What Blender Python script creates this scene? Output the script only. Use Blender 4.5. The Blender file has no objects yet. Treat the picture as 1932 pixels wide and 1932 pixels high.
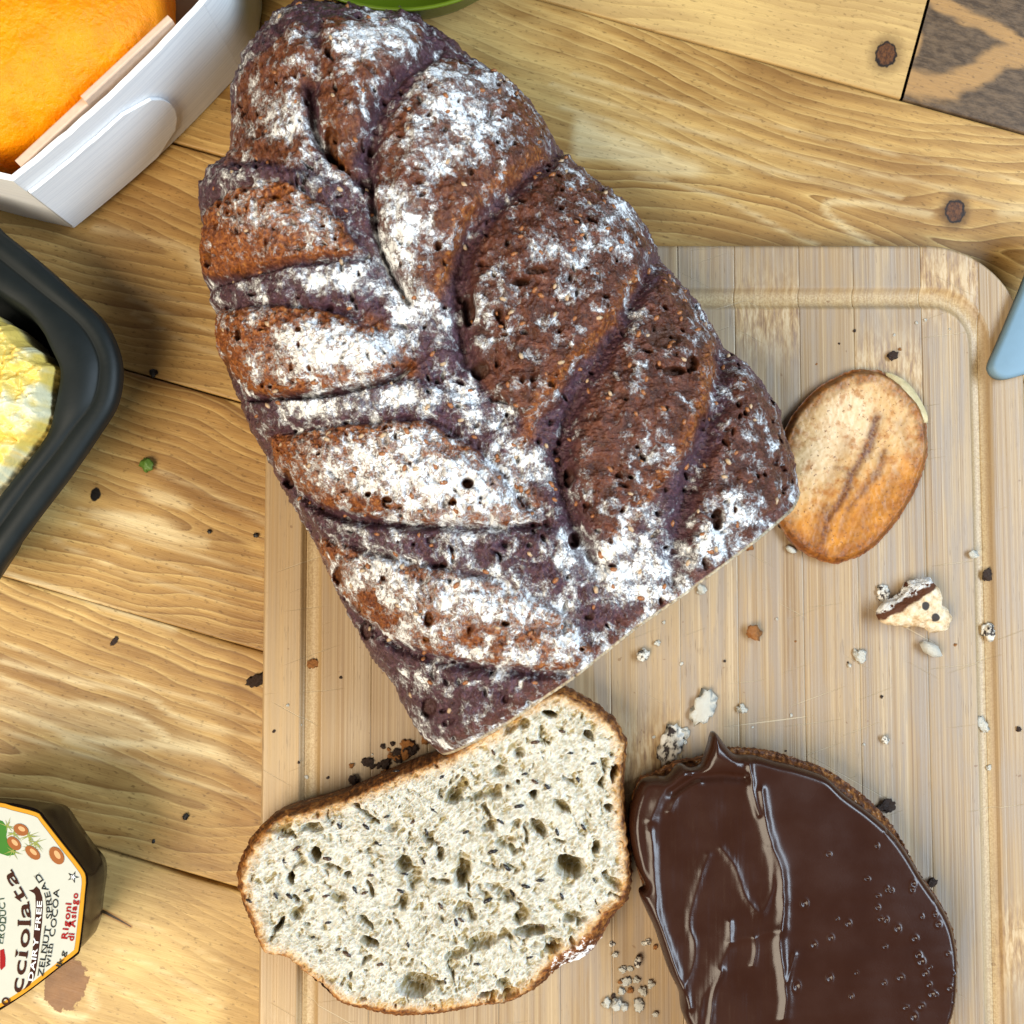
import bpy, bmesh, math, random
import numpy as np
from mathutils import Vector, Matrix

random.seed(7)
RNG = np.random.default_rng(11)
scene = bpy.context.scene
COL = scene.collection
D2R = math.radians

# ------------------------------------------------------------------ camera
CAM_H = 0.40
TILT = D2R(3.0)
FOV = D2R(53.0)
REF = 1932.0                      # size of the frame in which positions were measured
FPX = REF / 2 / math.tan(FOV / 2)
CY0 = -CAM_H * math.tan(TILT)
cd = bpy.data.cameras.new('camera'); cam = bpy.data.objects.new('camera', cd); COL.objects.link(cam)
cam.location = (0, CY0, CAM_H); cam.rotation_euler = (TILT, 0, 0)
cd.sensor_width = 36; cd.sensor_fit = 'HORIZONTAL'; cd.angle = FOV
cd.clip_start = 0.01; cd.clip_end = 50
cd.dof.use_dof = True; cd.dof.focus_distance = 0.345; cd.dof.aperture_fstop = 26.0
scene.camera = cam

# ------------------------------------------------------------------ light (indoor: window on the upper right, warm room light on the left)
world = bpy.data.worlds.new('World'); scene.world = world; world.use_nodes = True
world.node_tree.nodes['Background'].inputs[0].default_value = (0.93, 0.96, 1.0, 1)
world.node_tree.nodes['Background'].inputs[1].default_value = 0.10

def area(name, loc, target, size, energy, color, size_y=None):
    d = bpy.data.lights.new(name, 'AREA'); d.energy = energy; d.color = color
    d.shape = 'RECTANGLE'; d.size = size; d.size_y = size_y or size
    o = bpy.data.objects.new(name, d); COL.objects.link(o); o.location = loc
    o.rotation_euler = (Vector(target) - Vector(loc)).to_track_quat('-Z', 'Y').to_euler()
    return o
area('window_light', (0.98, 0.04, 0.92), (0, 0.02, 0), 1.25, 28.0, (0.68, 0.84, 1.0), 0.34)
area('room_light', (-0.66, -0.60, 1.06), (0, -0.02, 0), 0.90, 28.5, (1.0, 0.88, 0.69))
scene.view_settings.view_transform = 'Standard'
scene.view_settings.look = 'None'
scene.view_settings.gamma = 1.0
scene.view_settings.exposure = 0.0
scene.view_settings.use_curve_mapping = False
scene.cycles.max_bounces = 6

# ------------------------------------------------------------------ geometry helpers
_c, _s = math.cos(TILT), math.sin(TILT)
def at(px, py, z):
    """point of the plane z where the reference pixel (px,py) lies"""
    px = np.asarray(px, float); py = np.asarray(py, float); z = np.asarray(z, float)
    u = (px - REF / 2) / FPX; v = -(py - REF / 2) / FPX
    dx = u; dy = v * _c + _s; dz = v * _s - _c
    t = (z - CAM_H) / dz
    return np.stack([dx * t, CY0 + dy * t, np.broadcast_to(z, (dx * t).shape)], -1)
def atp(pts, z):
    a = np.array(pts, float); return at(a[:, 0], a[:, 1], z)
def proj(P):
    x = P[..., 0]; y = P[..., 1] - CY0; z = P[..., 2] - CAM_H
    yc = y * _c + z * _s; zc = -y * _s + z * _c
    return REF / 2 + FPX * x / -zc, REF / 2 - FPX * yc / -zc

def catmull(pts, n=8, closed=True):
    p = np.array(pts, float); m = len(p); out = []
    for i in range(m if closed else m - 1):
        if closed: a, b, c, d = p[i - 1], p[i], p[(i + 1) % m], p[(i + 2) % m]
        else: a, b, c, d = p[max(i - 1, 0)], p[i], p[i + 1], p[min(i + 2, m - 1)]
        for k in range(n):
            t = k / n
            out.append(0.5 * (2 * b + (c - a) * t + (2 * a - 5 * b + 4 * c - d) * t * t + (3 * b - a - 3 * c + d) * t ** 3))
    if not closed: out.append(p[-1])
    return np.array(out)

def resample(p, n, closed=False):
    p = np.array(p, float)
    if closed: p = np.vstack([p, p[:1]])
    s = np.r_[0, np.cumsum(np.linalg.norm(np.diff(p, axis=0), axis=1))]
    q = np.linspace(0, s[-1], n + 1)[:-1] if closed else np.linspace(0, s[-1], n)
    return np.stack([np.interp(q, s, p[:, k]) for k in range(p.shape[1])], -1)

def dist_poly(X, Y, pts, closed=False):
    p = np.array(pts, float); best = np.full(X.shape, 1e9)
    m = len(p)
    for i in range(m if closed else m - 1):
        a = p[i]; b = p[(i + 1) % m]; d = b - a; L = d @ d + 1e-12
        t = np.clip(((X - a[0]) * d[0] + (Y - a[1]) * d[1]) / L, 0, 1)
        q = (X - a[0] - t * d[0]) ** 2 + (Y - a[1] - t * d[1]) ** 2
        np.minimum(best, q, out=best)
    return np.sqrt(best)
def inside(X, Y, pts):
    p = np.array(pts, float); r = np.zeros(X.shape, bool); m = len(p)
    for i in range(m):
        x1, y1 = p[i]; x2, y2 = p[(i + 1) % m]
        if y1 == y2: continue
        c = ((y1 > Y) != (y2 > Y)) & (X < (x2 - x1) * (Y - y1) / (y2 - y1) + x1)
        r ^= c
    return r
def sdist(X, Y, pts):
    d = dist_poly(X, Y, pts, True); return np.where(inside(X, Y, pts), d, -d)
def sst(x, a, b):
    t = np.clip((x - a) / (b - a), 0, 1); return t * t * (3 - 2 * t)

_perm = np.random.default_rng(3).permutation(256); _perm = np.r_[_perm, _perm, _perm]
_ang = np.random.default_rng(4).uniform(0, 2 * np.pi, 256)
def perlin(x, y, seed=0):
    xi = np.floor(x).astype(int); yi = np.floor(y).astype(int); xf = x - xi; yf = y - yi
    def g(ix, iy, dx, dy):
        h = _perm[(_perm[(ix + seed * 17) & 255] + iy + seed * 31) & 255]
        return np.cos(_ang[h]) * dx + np.sin(_ang[h]) * dy
    u = xf ** 3 * (xf * (xf * 6 - 15) + 10); v = yf ** 3 * (yf * (yf * 6 - 15) + 10)
    a = g(xi, yi, xf, yf); b = g(xi + 1, yi, xf - 1, yf); c = g(xi, yi + 1, xf, yf - 1); d = g(xi + 1, yi + 1, xf - 1, yf - 1)
    return (a + u * (b - a)) * (1 - v) + (c + u * (d - c)) * v
def fbm(x, y, o=4, seed=0, r=0.5):
    s = 0; a = 1; f = 1
    for k in range(o):
        s = s + a * perlin(x * f, y * f, seed + k); a *= r; f *= 2.03
    return s
def worley(x, y, seed=0):
    """distance to the nearest of one jittered point per cell, and that cell's own random number"""
    xi = np.floor(x).astype(int); yi = np.floor(y).astype(int); best = np.full(x.shape, 9.0); idn = np.zeros(x.shape)
    r = np.random.default_rng(seed + 50); jx = r.random(256); jy = r.random(256); jr = r.random(256)
    for di in (-1, 0, 1):
        for dj in (-1, 0, 1):
            h = _perm[(_perm[(xi + di + seed * 13) & 255] + yi + dj) & 255]
            d = (xi + di + jx[h] - x) ** 2 + (yi + dj + jy[h] - y) ** 2
            m = d < best; best = np.where(m, d, best); idn = np.where(m, jr[h], idn)
    return np.sqrt(best), idn

# ------------------------------------------------------------------ object helpers
def mesh(name, V, F, attrs=None, smooth=True):
    V = np.asarray(V, np.float32); me = bpy.data.meshes.new(name)
    if isinstance(F, np.ndarray):
        k = F.shape[1]
        me.vertices.add(len(V)); me.vertices.foreach_set('co', V.ravel())
        me.loops.add(F.size); me.loops.foreach_set('vertex_index', F.astype(np.int32).ravel())
        me.polygons.add(len(F)); me.polygons.foreach_set('loop_start', np.arange(0, F.size, k, dtype=np.int32))
        me.polygons.foreach_set('loop_total', np.full(len(F), k, np.int32))
        me.update(calc_edges=True)
    else:
        me.from_pydata(V.tolist(), [], [tuple(int(i) for i in f) for f in F])
    if smooth: me.polygons.foreach_set('use_smooth', np.ones(len(me.polygons), bool))
    for k, v in (attrs or {}).items():
        a = me.attributes.new(k, 'FLOAT', 'POINT'); a.data.foreach_set('value', np.asarray(v, np.float32))
    me.update()
    return me
def put(name, me, mat=None, parent=None, loc=(0, 0, 0), rot=(0, 0, 0), scale=(1, 1, 1)):
    o = bpy.data.objects.new(name, me); COL.objects.link(o)
    o.location = loc; o.rotation_euler = rot; o.scale = scale
    if parent is not None: o.parent = parent
    if mat is not None and not me.materials: me.materials.append(mat)
    elif mat is not None:
        o.material_slots[0].link = 'OBJECT'; o.material_slots[0].material = mat
    return o
def tag(o, label, cat, group=None, kind=None):
    o['label'] = label; o['category'] = cat
    if group: o['group'] = group
    if kind: o['kind'] = kind
    return o
def thing(name, loc, label, cat, group=None):
    o = bpy.data.objects.new(name, None); COL.objects.link(o); o.location = loc; o.empty_display_size = 0.02
    return tag(o, label, cat, group)

def star_patch(outline, center, n):
    """square grid mapped onto the star-shaped region inside OUTLINE (world xy)"""
    a, b = np.meshgrid(np.linspace(-1, 1, n), np.linspace(-1, 1, n))
    with np.errstate(divide='ignore', invalid='ignore'):
        big = np.abs(a) > np.abs(b)
        r = np.where(big, a, b)
        ph = np.where(big, np.pi / 4 * (b / a), np.pi / 2 - np.pi / 4 * (a / b))
    ph = np.where(r == 0, 0, ph)
    ph = np.where(r < 0, ph + np.pi, ph); rr = np.abs(r)
    d = resample(outline, 6000, True)[:, :2] - center
    an = np.arctan2(d[:, 1], d[:, 0]); R = np.hypot(d[:, 0], d[:, 1]); o = np.argsort(an)
    Rp = np.interp(ph, an[o], R[o], period=2 * np.pi)
    return center[0] + Rp * rr * np.cos(ph), center[1] + Rp * rr * np.sin(ph), rr
def border(n):
    i = np.arange(n * n).reshape(n, n)
    return np.r_[i[0, :-1], i[:-1, -1], i[-1, :0:-1], i[:0:-1, 0]]
def patch(X, Y, Z, skirt, center, skirt_fn=None):
    """grid plus rings going down: skirt = [(inset scale, z)]; returns V, F, number of grid verts, ring index arrays"""
    n = X.shape[0]; V = [np.stack([X, Y, Z], -1).reshape(-1, 3)]
    i = np.arange(n * n).reshape(n, n)
    F = [np.stack([i[:-1, :-1], i[:-1, 1:], i[1:, 1:], i[1:, :-1]], -1).reshape(-1, 4)]
    b = border(n); prev = b; base = V[0][b]; nv = n * n
    for k, (sc, z) in enumerate(skirt):
        P = base.copy(); P[:, :2] = center + (P[:, :2] - center) * (np.asarray(sc)[:, None] if np.ndim(sc) else sc); P[:, 2] = z
        V.append(P); ring = np.arange(nv, nv + len(b)); nv += len(b)
        F.append(np.stack([prev, ring, np.roll(ring, -1), np.roll(prev, -1)], -1)); prev = ring
    return np.vstack(V), np.vstack(F)

def loft(rings, closed=True, cap_bottom=False, cap_top=False):
    """rings: list of (n,3) arrays, first one lowest/outer"""
    n = len(rings[0]); V = np.vstack(rings); F = []
    for k in range(len(rings) - 1):
        for i in range(n if closed else n - 1):
            j = (i + 1) % n
            F.append((k * n + i, k * n + j, (k + 1) * n + j, (k + 1) * n + i))
    if cap_bottom: F.append(tuple(range(n - 1, -1, -1)))
    if cap_top: F.append(tuple(range((len(rings) - 1) * n, len(rings) * n)))
    return V, F
def ccw(P):
    P = np.asarray(P); x, y = P[:, 0], P[:, 1]
    return P if (x * np.roll(y, -1) - y * np.roll(x, -1)).sum() > 0 else P[::-1]
def prism(pts, z0, z1, bevel=0.0):
    """world xy outline (n,2) -> closed solid"""
    P = ccw(np.asarray(pts)[:, :2]); n = len(P); c = P.mean(0)
    def ring(z, ins):
        t = np.roll(P, -1, 0) - np.roll(P, 1, 0); nr = np.stack([-t[:, 1], t[:, 0]], -1); nr /= np.linalg.norm(nr, axis=1)[:, None] + 1e-9
        return np.c_[P + nr * ins, np.full(n, z)]
    rs = [ring(z0, 0)]
    if bevel: rs += [ring(z1 - bevel, 0), ring(z1 - bevel * .3, bevel * .3), ring(z1, bevel)]
    else: rs += [ring(z1, 0)]
    return loft(rs, True, True, True)
def ico(sub=2):
    bm = bmesh.new(); bmesh.ops.create_icosphere(bm, subdivisions=sub, radius=1)
    V = np.array([v.co[:] for v in bm.verts]); F = np.array([[v.index for v in f.verts] for f in bm.faces]); bm.free()
    return V, F
def join(parts):
    V = []; F = []; o = 0
    for v, f in parts:
        V.append(np.asarray(v)); F += [tuple(np.asarray(q) + o) for q in f]; o += len(v)
    return np.vstack(V), F

# ------------------------------------------------------------------ material helper
class M:
    def __init__(self, name):
        self.m = bpy.data.materials.new(name); self.m.use_nodes = True
        self.t = self.m.node_tree; self.t.nodes.clear()
        self.out = self.t.nodes.new('ShaderNodeOutputMaterial')
        self.b = self.t.nodes.new('ShaderNodeBsdfPrincipled'); self.t.links.new(self.b.outputs[0], self.out.inputs[0])
    def lk(self, sock, v):
        if isinstance(v, bpy.types.NodeSocket): self.t.links.new(v, sock)
        elif v is not None:
            if hasattr(sock.default_value, '__len__') and not hasattr(v, '__len__'): v = (v,) * len(sock.default_value)
            if hasattr(sock.default_value, '__len__') and len(sock.default_value) == 4 and len(v) == 3: v = tuple(v) + (1,)
            sock.default_value = v
    def math(self, op, a, b=None, c=None, clamp=False):
        n = self.t.nodes.new('ShaderNodeMath'); n.operation = op; n.use_clamp = clamp
        self.lk(n.inputs[0], a); self.lk(n.inputs[1], b)
        if c is not None: self.lk(n.inputs[2], c)
        return n.outputs[0]
    def add(self, a, b): return self.math('ADD', a, b)
    def sub(self, a, b): return self.math('SUBTRACT', a, b)
    def mul(self, a, b): return self.math('MULTIPLY', a, b)
    def sat(self, a): return self.math('ADD', a, 0.0, clamp=True)
    def ss(self, v, a, b, c=0.0, d=1.0, smooth=True):
        n = self.t.nodes.new('ShaderNodeMapRange'); n.interpolation_type = 'SMOOTHSTEP' if smooth else 'LINEAR'
        self.lk(n.inputs[0], v); self.lk(n.inputs[1], a); self.lk(n.inputs[2], b); self.lk(n.inputs[3], c); self.lk(n.inputs[4], d)
        return n.outputs[0]
    def obj(self): return self.t.nodes.new('ShaderNodeTexCoord').outputs['Object']
    def xyz(self, v):
        n = self.t.nodes.new('ShaderNodeSeparateXYZ'); self.lk(n.inputs[0], v); return n.outputs
    def vec(self, x, y, z=0.0):
        n = self.t.nodes.new('ShaderNodeCombineXYZ'); self.lk(n.inputs[0], x); self.lk(n.inputs[1], y); self.lk(n.inputs[2], z); return n.outputs[0]
    def vmul(self, v, s):
        n = self.t.nodes.new('ShaderNodeVectorMath'); n.operation = 'MULTIPLY'; self.lk(n.inputs[0], v); self.lk(n.inputs[1], s); return n.outputs[0]
    def vadd(self, v, s):
        n = self.t.nodes.new('ShaderNodeVectorMath'); n.operation = 'ADD'; self.lk(n.inputs[0], v); self.lk(n.inputs[1], s); return n.outputs[0]
    def noise(self, v, scale=1.0, detail=4.0, rough=0.5, dist=0.0, color=False):
        n = self.t.nodes.new('ShaderNodeTexNoise'); self.lk(n.inputs['Vector'], v); n.inputs['Scale'].default_value = scale
        n.inputs['Detail'].default_value = detail; n.inputs['Roughness'].default_value = rough; n.inputs['Distortion'].default_value = dist
        return n.outputs['Color' if color else 'Fac']
    def vor(self, v, scale, feature='F1', out='Distance'):
        n = self.t.nodes.new('ShaderNodeTexVoronoi'); n.feature = feature; self.lk(n.inputs['Vector'], v); n.inputs['Scale'].default_value = scale
        return n.outputs[out]
    def mix(self, f, a, b, mode='MIX'):
        n = self.t.nodes.new('ShaderNodeMix'); n.data_type = 'RGBA'; n.blend_type = mode
        self.lk(n.inputs['Factor'], f); self.lk(n.inputs[6], a); self.lk(n.inputs[7], b); return n.outputs[2]
    def ramp(self, f, stops):
        n = self.t.nodes.new('ShaderNodeValToRGB'); e = n.color_ramp.elements
        while len(e) < len(stops): e.new(0.5)
        for k, (p, c) in enumerate(stops): e[k].position = p; e[k].color = tuple(c) + (1,)
        self.lk(n.inputs[0], f); return n.outputs[0]
    def attr(self, name):
        n = self.t.nodes.new('ShaderNodeAttribute'); n.attribute_name = name; return n.outputs['Fac']
    def rnd(self): return self.t.nodes.new('ShaderNodeObjectInfo').outputs['Random']
    def bump(self, h, dist=0.001, strength=1.0):
        n = self.t.nodes.new('ShaderNodeBump'); self.lk(n.inputs['Height'], h); n.inputs['Distance'].default_value = dist
        n.inputs['Strength'].default_value = strength; self.t.links.new(n.outputs[0], self.b.inputs['Normal'])
    def done(self, color=None, rough=0.5, spec=0.5, **kw):
        self.lk(self.b.inputs['Base Color'], color); self.lk(self.b.inputs['Roughness'], rough)
        self.lk(self.b.inputs['Specular IOR Level'], spec)
        for k, v in kw.items(): self.lk(self.b.inputs[k.replace('_', ' ')], v)
        return self.m
def plain(name, color, rough=0.5, var=0.12, scale=300.0, spec=0.5, bump=0.0):
    k = M(name); n = k.noise(k.obj(), scale, 5, 0.6)
    c = k.mix(n, tuple(x * (1 - var * 1.6) for x in color), tuple(min(1, x * (1 + var)) for x in color))
    if bump: k.bump(n, bump)
    return k.done(c, k.ss(n, 0, 1, rough - 0.06, rough + 0.08), spec)

# ================================================================== TABLE
A0, A1 = at(1017, 0, 0)[:2], at(1913, 235, 0)[:2]
E0, E1 = at(152, 1587, 0)[:2], at(436, 1681, 0)[:2]
ax = (A1 - A0) / np.linalg.norm(A1 - A0) + (E1 - E0) / np.linalg.norm(E1 - E0) * 0.4
ax /= np.linalg.norm(ax); TH = math.atan2(ax[1], ax[0]); nx = np.array([-ax[1], ax[0]])
seams_px = [(1242, 61), (390, 287), (340, 727), (220, 1150), (300, 1634)]
sv = [float(at(*p, 0)[:2] @ nx) for p in seams_px]        # descending
step = (sv[0] - sv[-1]) / 4
edges = [sv[0] + 2 * step, sv[0] + step] + sv + [sv[-1] - step, sv[-1] - 2 * step]
gaps = [0.0006, 0.0006, 0.0007, 0.0009, 0.0006, 0.0002, 0.0011, 0.0006, 0.0006]
butt_u = float(at(1727, 92, 0)[:2] @ ax)
def local(px, py):
    p = at(px, py, 0)[:2]; return float(p @ ax), float(p @ nx)

MARKS = [  # bare, pale grain lines and worn patches read off the table: kind, points, half width, strength
 ('poly', [(1090,225),(1161,250),(1255,287),(1343,322),(1255,326),(1137,305),(1080,300)], 0, .75), ('line', [(1756,406),(1650,386),(1560,384),(1580,420),(1640,456)], 6, .7),
 ('line', [(1040,160),(1200,215),(1400,270),(1600,320),(1760,350),(1932,400)], 4, .45), ('line', [(1080,140),(1250,185),(1450,235),(1640,280),(1932,345)], 3, .4), ('line', [(1200,330),(1350,370),(1470,430),(1540,462)], 4, .5),
 ('line', [(1060,200),(1250,262),(1420,312),(1560,345),(1700,372)], 5, .55), ('poly', [(1885,392),(1932,388),(1932,412),(1890,410)], 0, .6),
 ('poly', [(262,922),(300,930),(335,945),(356,960),(330,958),(290,945)], 0, .85), ('poly', [(175,963),(244,963),(300,972),(344,994),(397,1010),(391,1035),(344,1028),(281,1013),(225,994),(181,975)], 0, .9),
 ('line', [(150,960),(225,1000),(281,1020),(360,1045),(490,1085)], 4, .5), ('line', [(300,890),(400,930),(500,985)], 5, .45), ('line', [(130,985),(250,1040),(380,1085),(490,1120)], 3, .45), ('line', [(100,1020),(230,1075),(350,1115),(490,1160)], 3, .4),
 ('line', [(0,1076),(120,1117),(200,1146),(330,1188)], 4, .8),
 ('line', [(0,1278),(91,1319),(227,1341),(290,1373),(326,1405)], 7, .8), ('line', [(0,1337),(91,1369),(136,1391),(227,1400),(326,1408)], 8, .8), ('line', [(330,1406),(400,1420),(489,1464)], 13, .85), ('line', [(0,1246),(136,1283),(272,1314),(340,1355),(489,1396)], 5, .7),
 ('line', [(0,1212),(160,1265),(330,1310),(490,1362)], 4, .55), ('line', [(120,1395),(272,1446),(489,1509)], 4, .6), ('line', [(0,1375),(120,1415),(230,1440)], 4, .5), ('poly', [(0,1290),(90,1330),(220,1350),(290,1385),(220,1392),(130,1375),(60,1345),(0,1325)], 0, .25),
 ('line', [(180,430),(300,455),(400,490)], 7, .5), ('poly', [(330,470),(400,478),(450,500),(445,540),(380,515)], 0, .55), ('line', [(240,560),(330,600),(440,640)], 4, .4), ('line', [(250,590),(340,640),(445,680)], 3, .4), ('line', [(200,530),(300,560),(420,590)], 4, .45),
 ('line', [(70,1880),(110,1912),(160,1920)], 8, .8), ('line', [(170,1870),(178,1900)], 9, .6), ('line', [(180,1840),(250,1880),(330,1932)], 4, .4), ('line', [(220,1790),(320,1840),(420,1900)], 4, .4), ('line', [(250,1740),(350,1780),(470,1850)], 3, .3)]
ORANGE = [[(1762,0),(1830,35),(1890,62),(1940,88)], [(1712,152),(1760,165),(1810,157),(1860,132),(1880,112),(1940,100)], [(1722,95),(1728,70)]]
CRACK = [local(176, 1712), local(200, 1722), local(224, 1735), local(247, 1748)]
def wood(name, light, mid, dark, cv, cu, slope, h0, freq, knots=(), patches=(), seed=0, stain=0.0, contrast=1.0, saddle=False, crack=False):
    """softwood cut flat: rings of a slanted trunk around the line v=cv; all in table coordinates (u along, v across)"""
    k = M(name); P = k.obj(); x, y, _ = k.xyz(P)
    warp = k.mul(k.sub(k.noise(k.vec(k.mul(x, 9.0), k.mul(y, 14.0), seed * 3.7), 1, 3, 0.5), 0.5), 0.013)
    warp2 = k.mul(k.sub(k.noise(k.vec(k.mul(x, 55.0), k.mul(y, 110.0), seed * 1.3), 1, 3, 0.55), 0.5), 0.0014)
    v = k.add(k.add(k.sub(y, cv), warp), warp2)
    core = None
    for (ku, kv, kr, kc) in knots:
        dx = k.sub(x, ku); dy = k.sub(y, kv)
        e = k.add(k.math('POWER', k.math('DIVIDE', dx, kr * 4.2), 2.0), k.math('POWER', k.math('DIVIDE', dy, kr * 2.6), 2.0))
        g = k.math('EXPONENT', k.mul(e, -1.0))
        v = k.add(v, k.mul(k.mul(dy, g), -0.75))
    dxs = k.sub(x, cu)
    if saddle: dxs = k.mul(k.math('SQRT', k.add(k.mul(dxs, dxs), 0.012 ** 2)), -1.0)
    q = k.add(k.mul(dxs, slope), k.mul(k.sub(k.noise(k.vec(k.mul(x, 8.0), seed * 2.1, 0), 1, 2), 0.5), 0.03))
    d = k.add(k.math('SQRT', k.add(k.mul(v, v), h0 * h0)), q)
    F_ = k.add(k.add(k.mul(d, freq), seed * 0.37), k.mul(k.sub(k.noise(k.vec(k.mul(d, 62.0), seed * 5.0, 0), 1, 3, 0.6), 0.5), 4.2))
    fr = k.math('FRACT', F_)
    wn = k.t.nodes.new('ShaderNodeTexWhiteNoise'); wn.noise_dimensions = '1D'; k.lk(wn.inputs['W'], k.math('FLOOR', F_)); ringr = wn.outputs['Value']
    lm = tuple((a + b) / 2 for a, b in zip(light, mid))
    c = k.ramp(fr, [(0.0, light), (0.09, lm), (0.40, mid), (0.78, tuple(.45 * a + .55 * b for a, b in zip(mid, dark))), (0.92, dark), (1.0, light)])
    soft = k.ss(k.noise(k.vec(k.mul(x, 12.0), k.mul(y, 40.0), seed + 4.0), 1, 3), 0.36, 0.66, 1 - contrast * 0.85, 1 - contrast * 0.40)
    c = k.mix(k.math('MAXIMUM', soft, k.mul(ringr, 0.58 * (1.3 - 0.4 * contrast))), c, lm)
    lng = k.noise(k.vec(k.mul(x, 30.0), k.mul(y, 420.0), seed + 2.0), 1, 4, 0.6)
    c = k.mix(k.ss(lng, 0.35, 0.7, 0.0, 0.28), c, dark)
    bg = k.noise(k.vec(k.mul(x, 7.0), k.mul(y, 21.0), seed + 14.0), 1, 4, 0.6)
    c = k.mix(k.ss(bg, 0.44, 0.72, 0.0, 0.42 * contrast), c, dark); c = k.mix(k.ss(bg, 0.48, 0.32, 0.0, 0.50), c, light)
    bl = k.noise(k.vec(k.mul(x, 22.0), k.mul(y, 60.0), seed + 9.0), 1, 5, 0.65)
    c = k.mix(k.ss(bl, 0.42, 0.75, 0.0, 0.38), c, dark)
    if stain:
        st = k.add(k.attr('orange'), k.mul(k.sub(k.noise(k.vec(k.mul(x, 55.0), k.mul(y, 120.0), 6.0), 1, 5, 0.6), 0.5), 0.9))
        gr = k.noise(k.vec(k.mul(x, 160.0), k.mul(y, 420.0), 1.0), 1, 5, 0.7)
        blue = k.mix(k.ss(gr, 0.35, 0.65), (0.055, 0.033, 0.018), (0.15, 0.095, 0.053))
        c = k.mix(k.ss(st, 0.20, 0.72), blue, k.mix(gr, (0.46, 0.26, 0.095), (0.34, 0.185, 0.07)))
    c = k.mix(k.mul(k.attr('pale'), k.ss(lng, 0.30, 0.66, 1.0, 0.65)), c, PALE)
    if crack:
        best = None
        for (a, b) in zip(CRACK[:-1], CRACK[1:]):
            L = math.hypot(b[0] - a[0], b[1] - a[1]); ex, ey = (b[0] - a[0]) / L, (b[1] - a[1]) / L
            t_ = k.math('MINIMUM', k.math('MAXIMUM', k.add(k.mul(k.sub(x, a[0]), ex), k.mul(k.sub(y, a[1]), ey)), 0.0), L)
            d_ = k.math('SQRT', k.add(k.math('POWER', k.sub(k.sub(x, a[0]), k.mul(t_, ex)), 2.0), k.math('POWER', k.sub(k.sub(y, a[1]), k.mul(t_, ey)), 2.0)))
            best = d_ if best is None else k.math('MINIMUM', best, d_)
        w_ = k.ss(x, CRACK[0][0], CRACK[-1][0], 0.0009, 0.0002, False)
        c = k.mix(k.ss(best, w_, k.add(w_, 0.0009), 0.8, 0.0), c, (0.30, 0.11, 0.02)); c = k.mix(k.ss(best, k.mul(w_, 0.7), w_, 1.0, 0.0), c, (0.006, 0.004, 0.003))
    fine = k.noise(k.vec(k.mul(x, 60.0), k.mul(y, 1900.0), seed), 1, 4, 0.6)
    c = k.mix(k.ss(fine, 0.3, 0.72, 0.0, 0.26), c, dark)
    spk = k.noise(k.vec(k.mul(x, 330.0), k.mul(y, 900.0), seed), 1, 3, 0.6)
    c = k.mix(k.ss(spk, 0.57, 0.70, 0.0, 0.5), c, tuple(z * 0.4 for z in dark))
    for (ku, kv, kr, kc) in knots:
        dx = k.mul(k.sub(x, ku), 1.12); dy = k.mul(k.sub(y, kv), 0.88); r = k.math('SQRT', k.add(k.mul(dx, dx), k.mul(dy, dy)))
        r = k.add(r, k.mul(k.sub(k.noise(P, 380, 4, 0.6), 0.5), kr * 0.75))
        if kc == 0:   # tight dark knot
            c = k.mix(k.ss(r, kr * 0.9, kr * 2.2, 0.75, 0.0), c, tuple(z * 0.55 for z in dark))
            kn = k.mix(k.ss(k.noise(k.vmul(P, (900.0, 500.0, 1.0)), 1, 5, 0.7), 0.35, 0.65), (0.045, 0.016, 0.006), (0.15, 0.055, 0.016))
            kn = k.mix(k.ss(r, kr * 0.72, kr * 0.9), kn, (0.015, 0.008, 0.005))
            c = k.mix(k.ss(r, kr * 0.95, kr * 1.1, 1.0, 0.0), c, kn)
        elif kc == 1:  # black hole
            c = k.mix(k.ss(r, kr * 0.85, kr * 1.1, 1.0, 0.0), c, (0.006, 0.004, 0.003))
        else:          # pale round knot
            kn = k.mix(k.noise(P, 160, 4, 0.6), (0.11, 0.042, 0.014), (0.33, 0.155, 0.055))
            kn = k.mix(k.ss(r, kr * 0.9, kr * 0.99), kn, (0.20, 0.09, 0.03))
            c = k.mix(k.ss(r, kr * 0.98, kr * 1.05, 1.0, 0.0), c, kn)
    k.bump(k.add(k.mul(fine, 1.0), k.mul(spk, 0.5)), 0.00014, 0.8)
    return k.done(c, k.ss(fine, 0.2, 0.8, 0.36, 0.5), 0.28)

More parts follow.
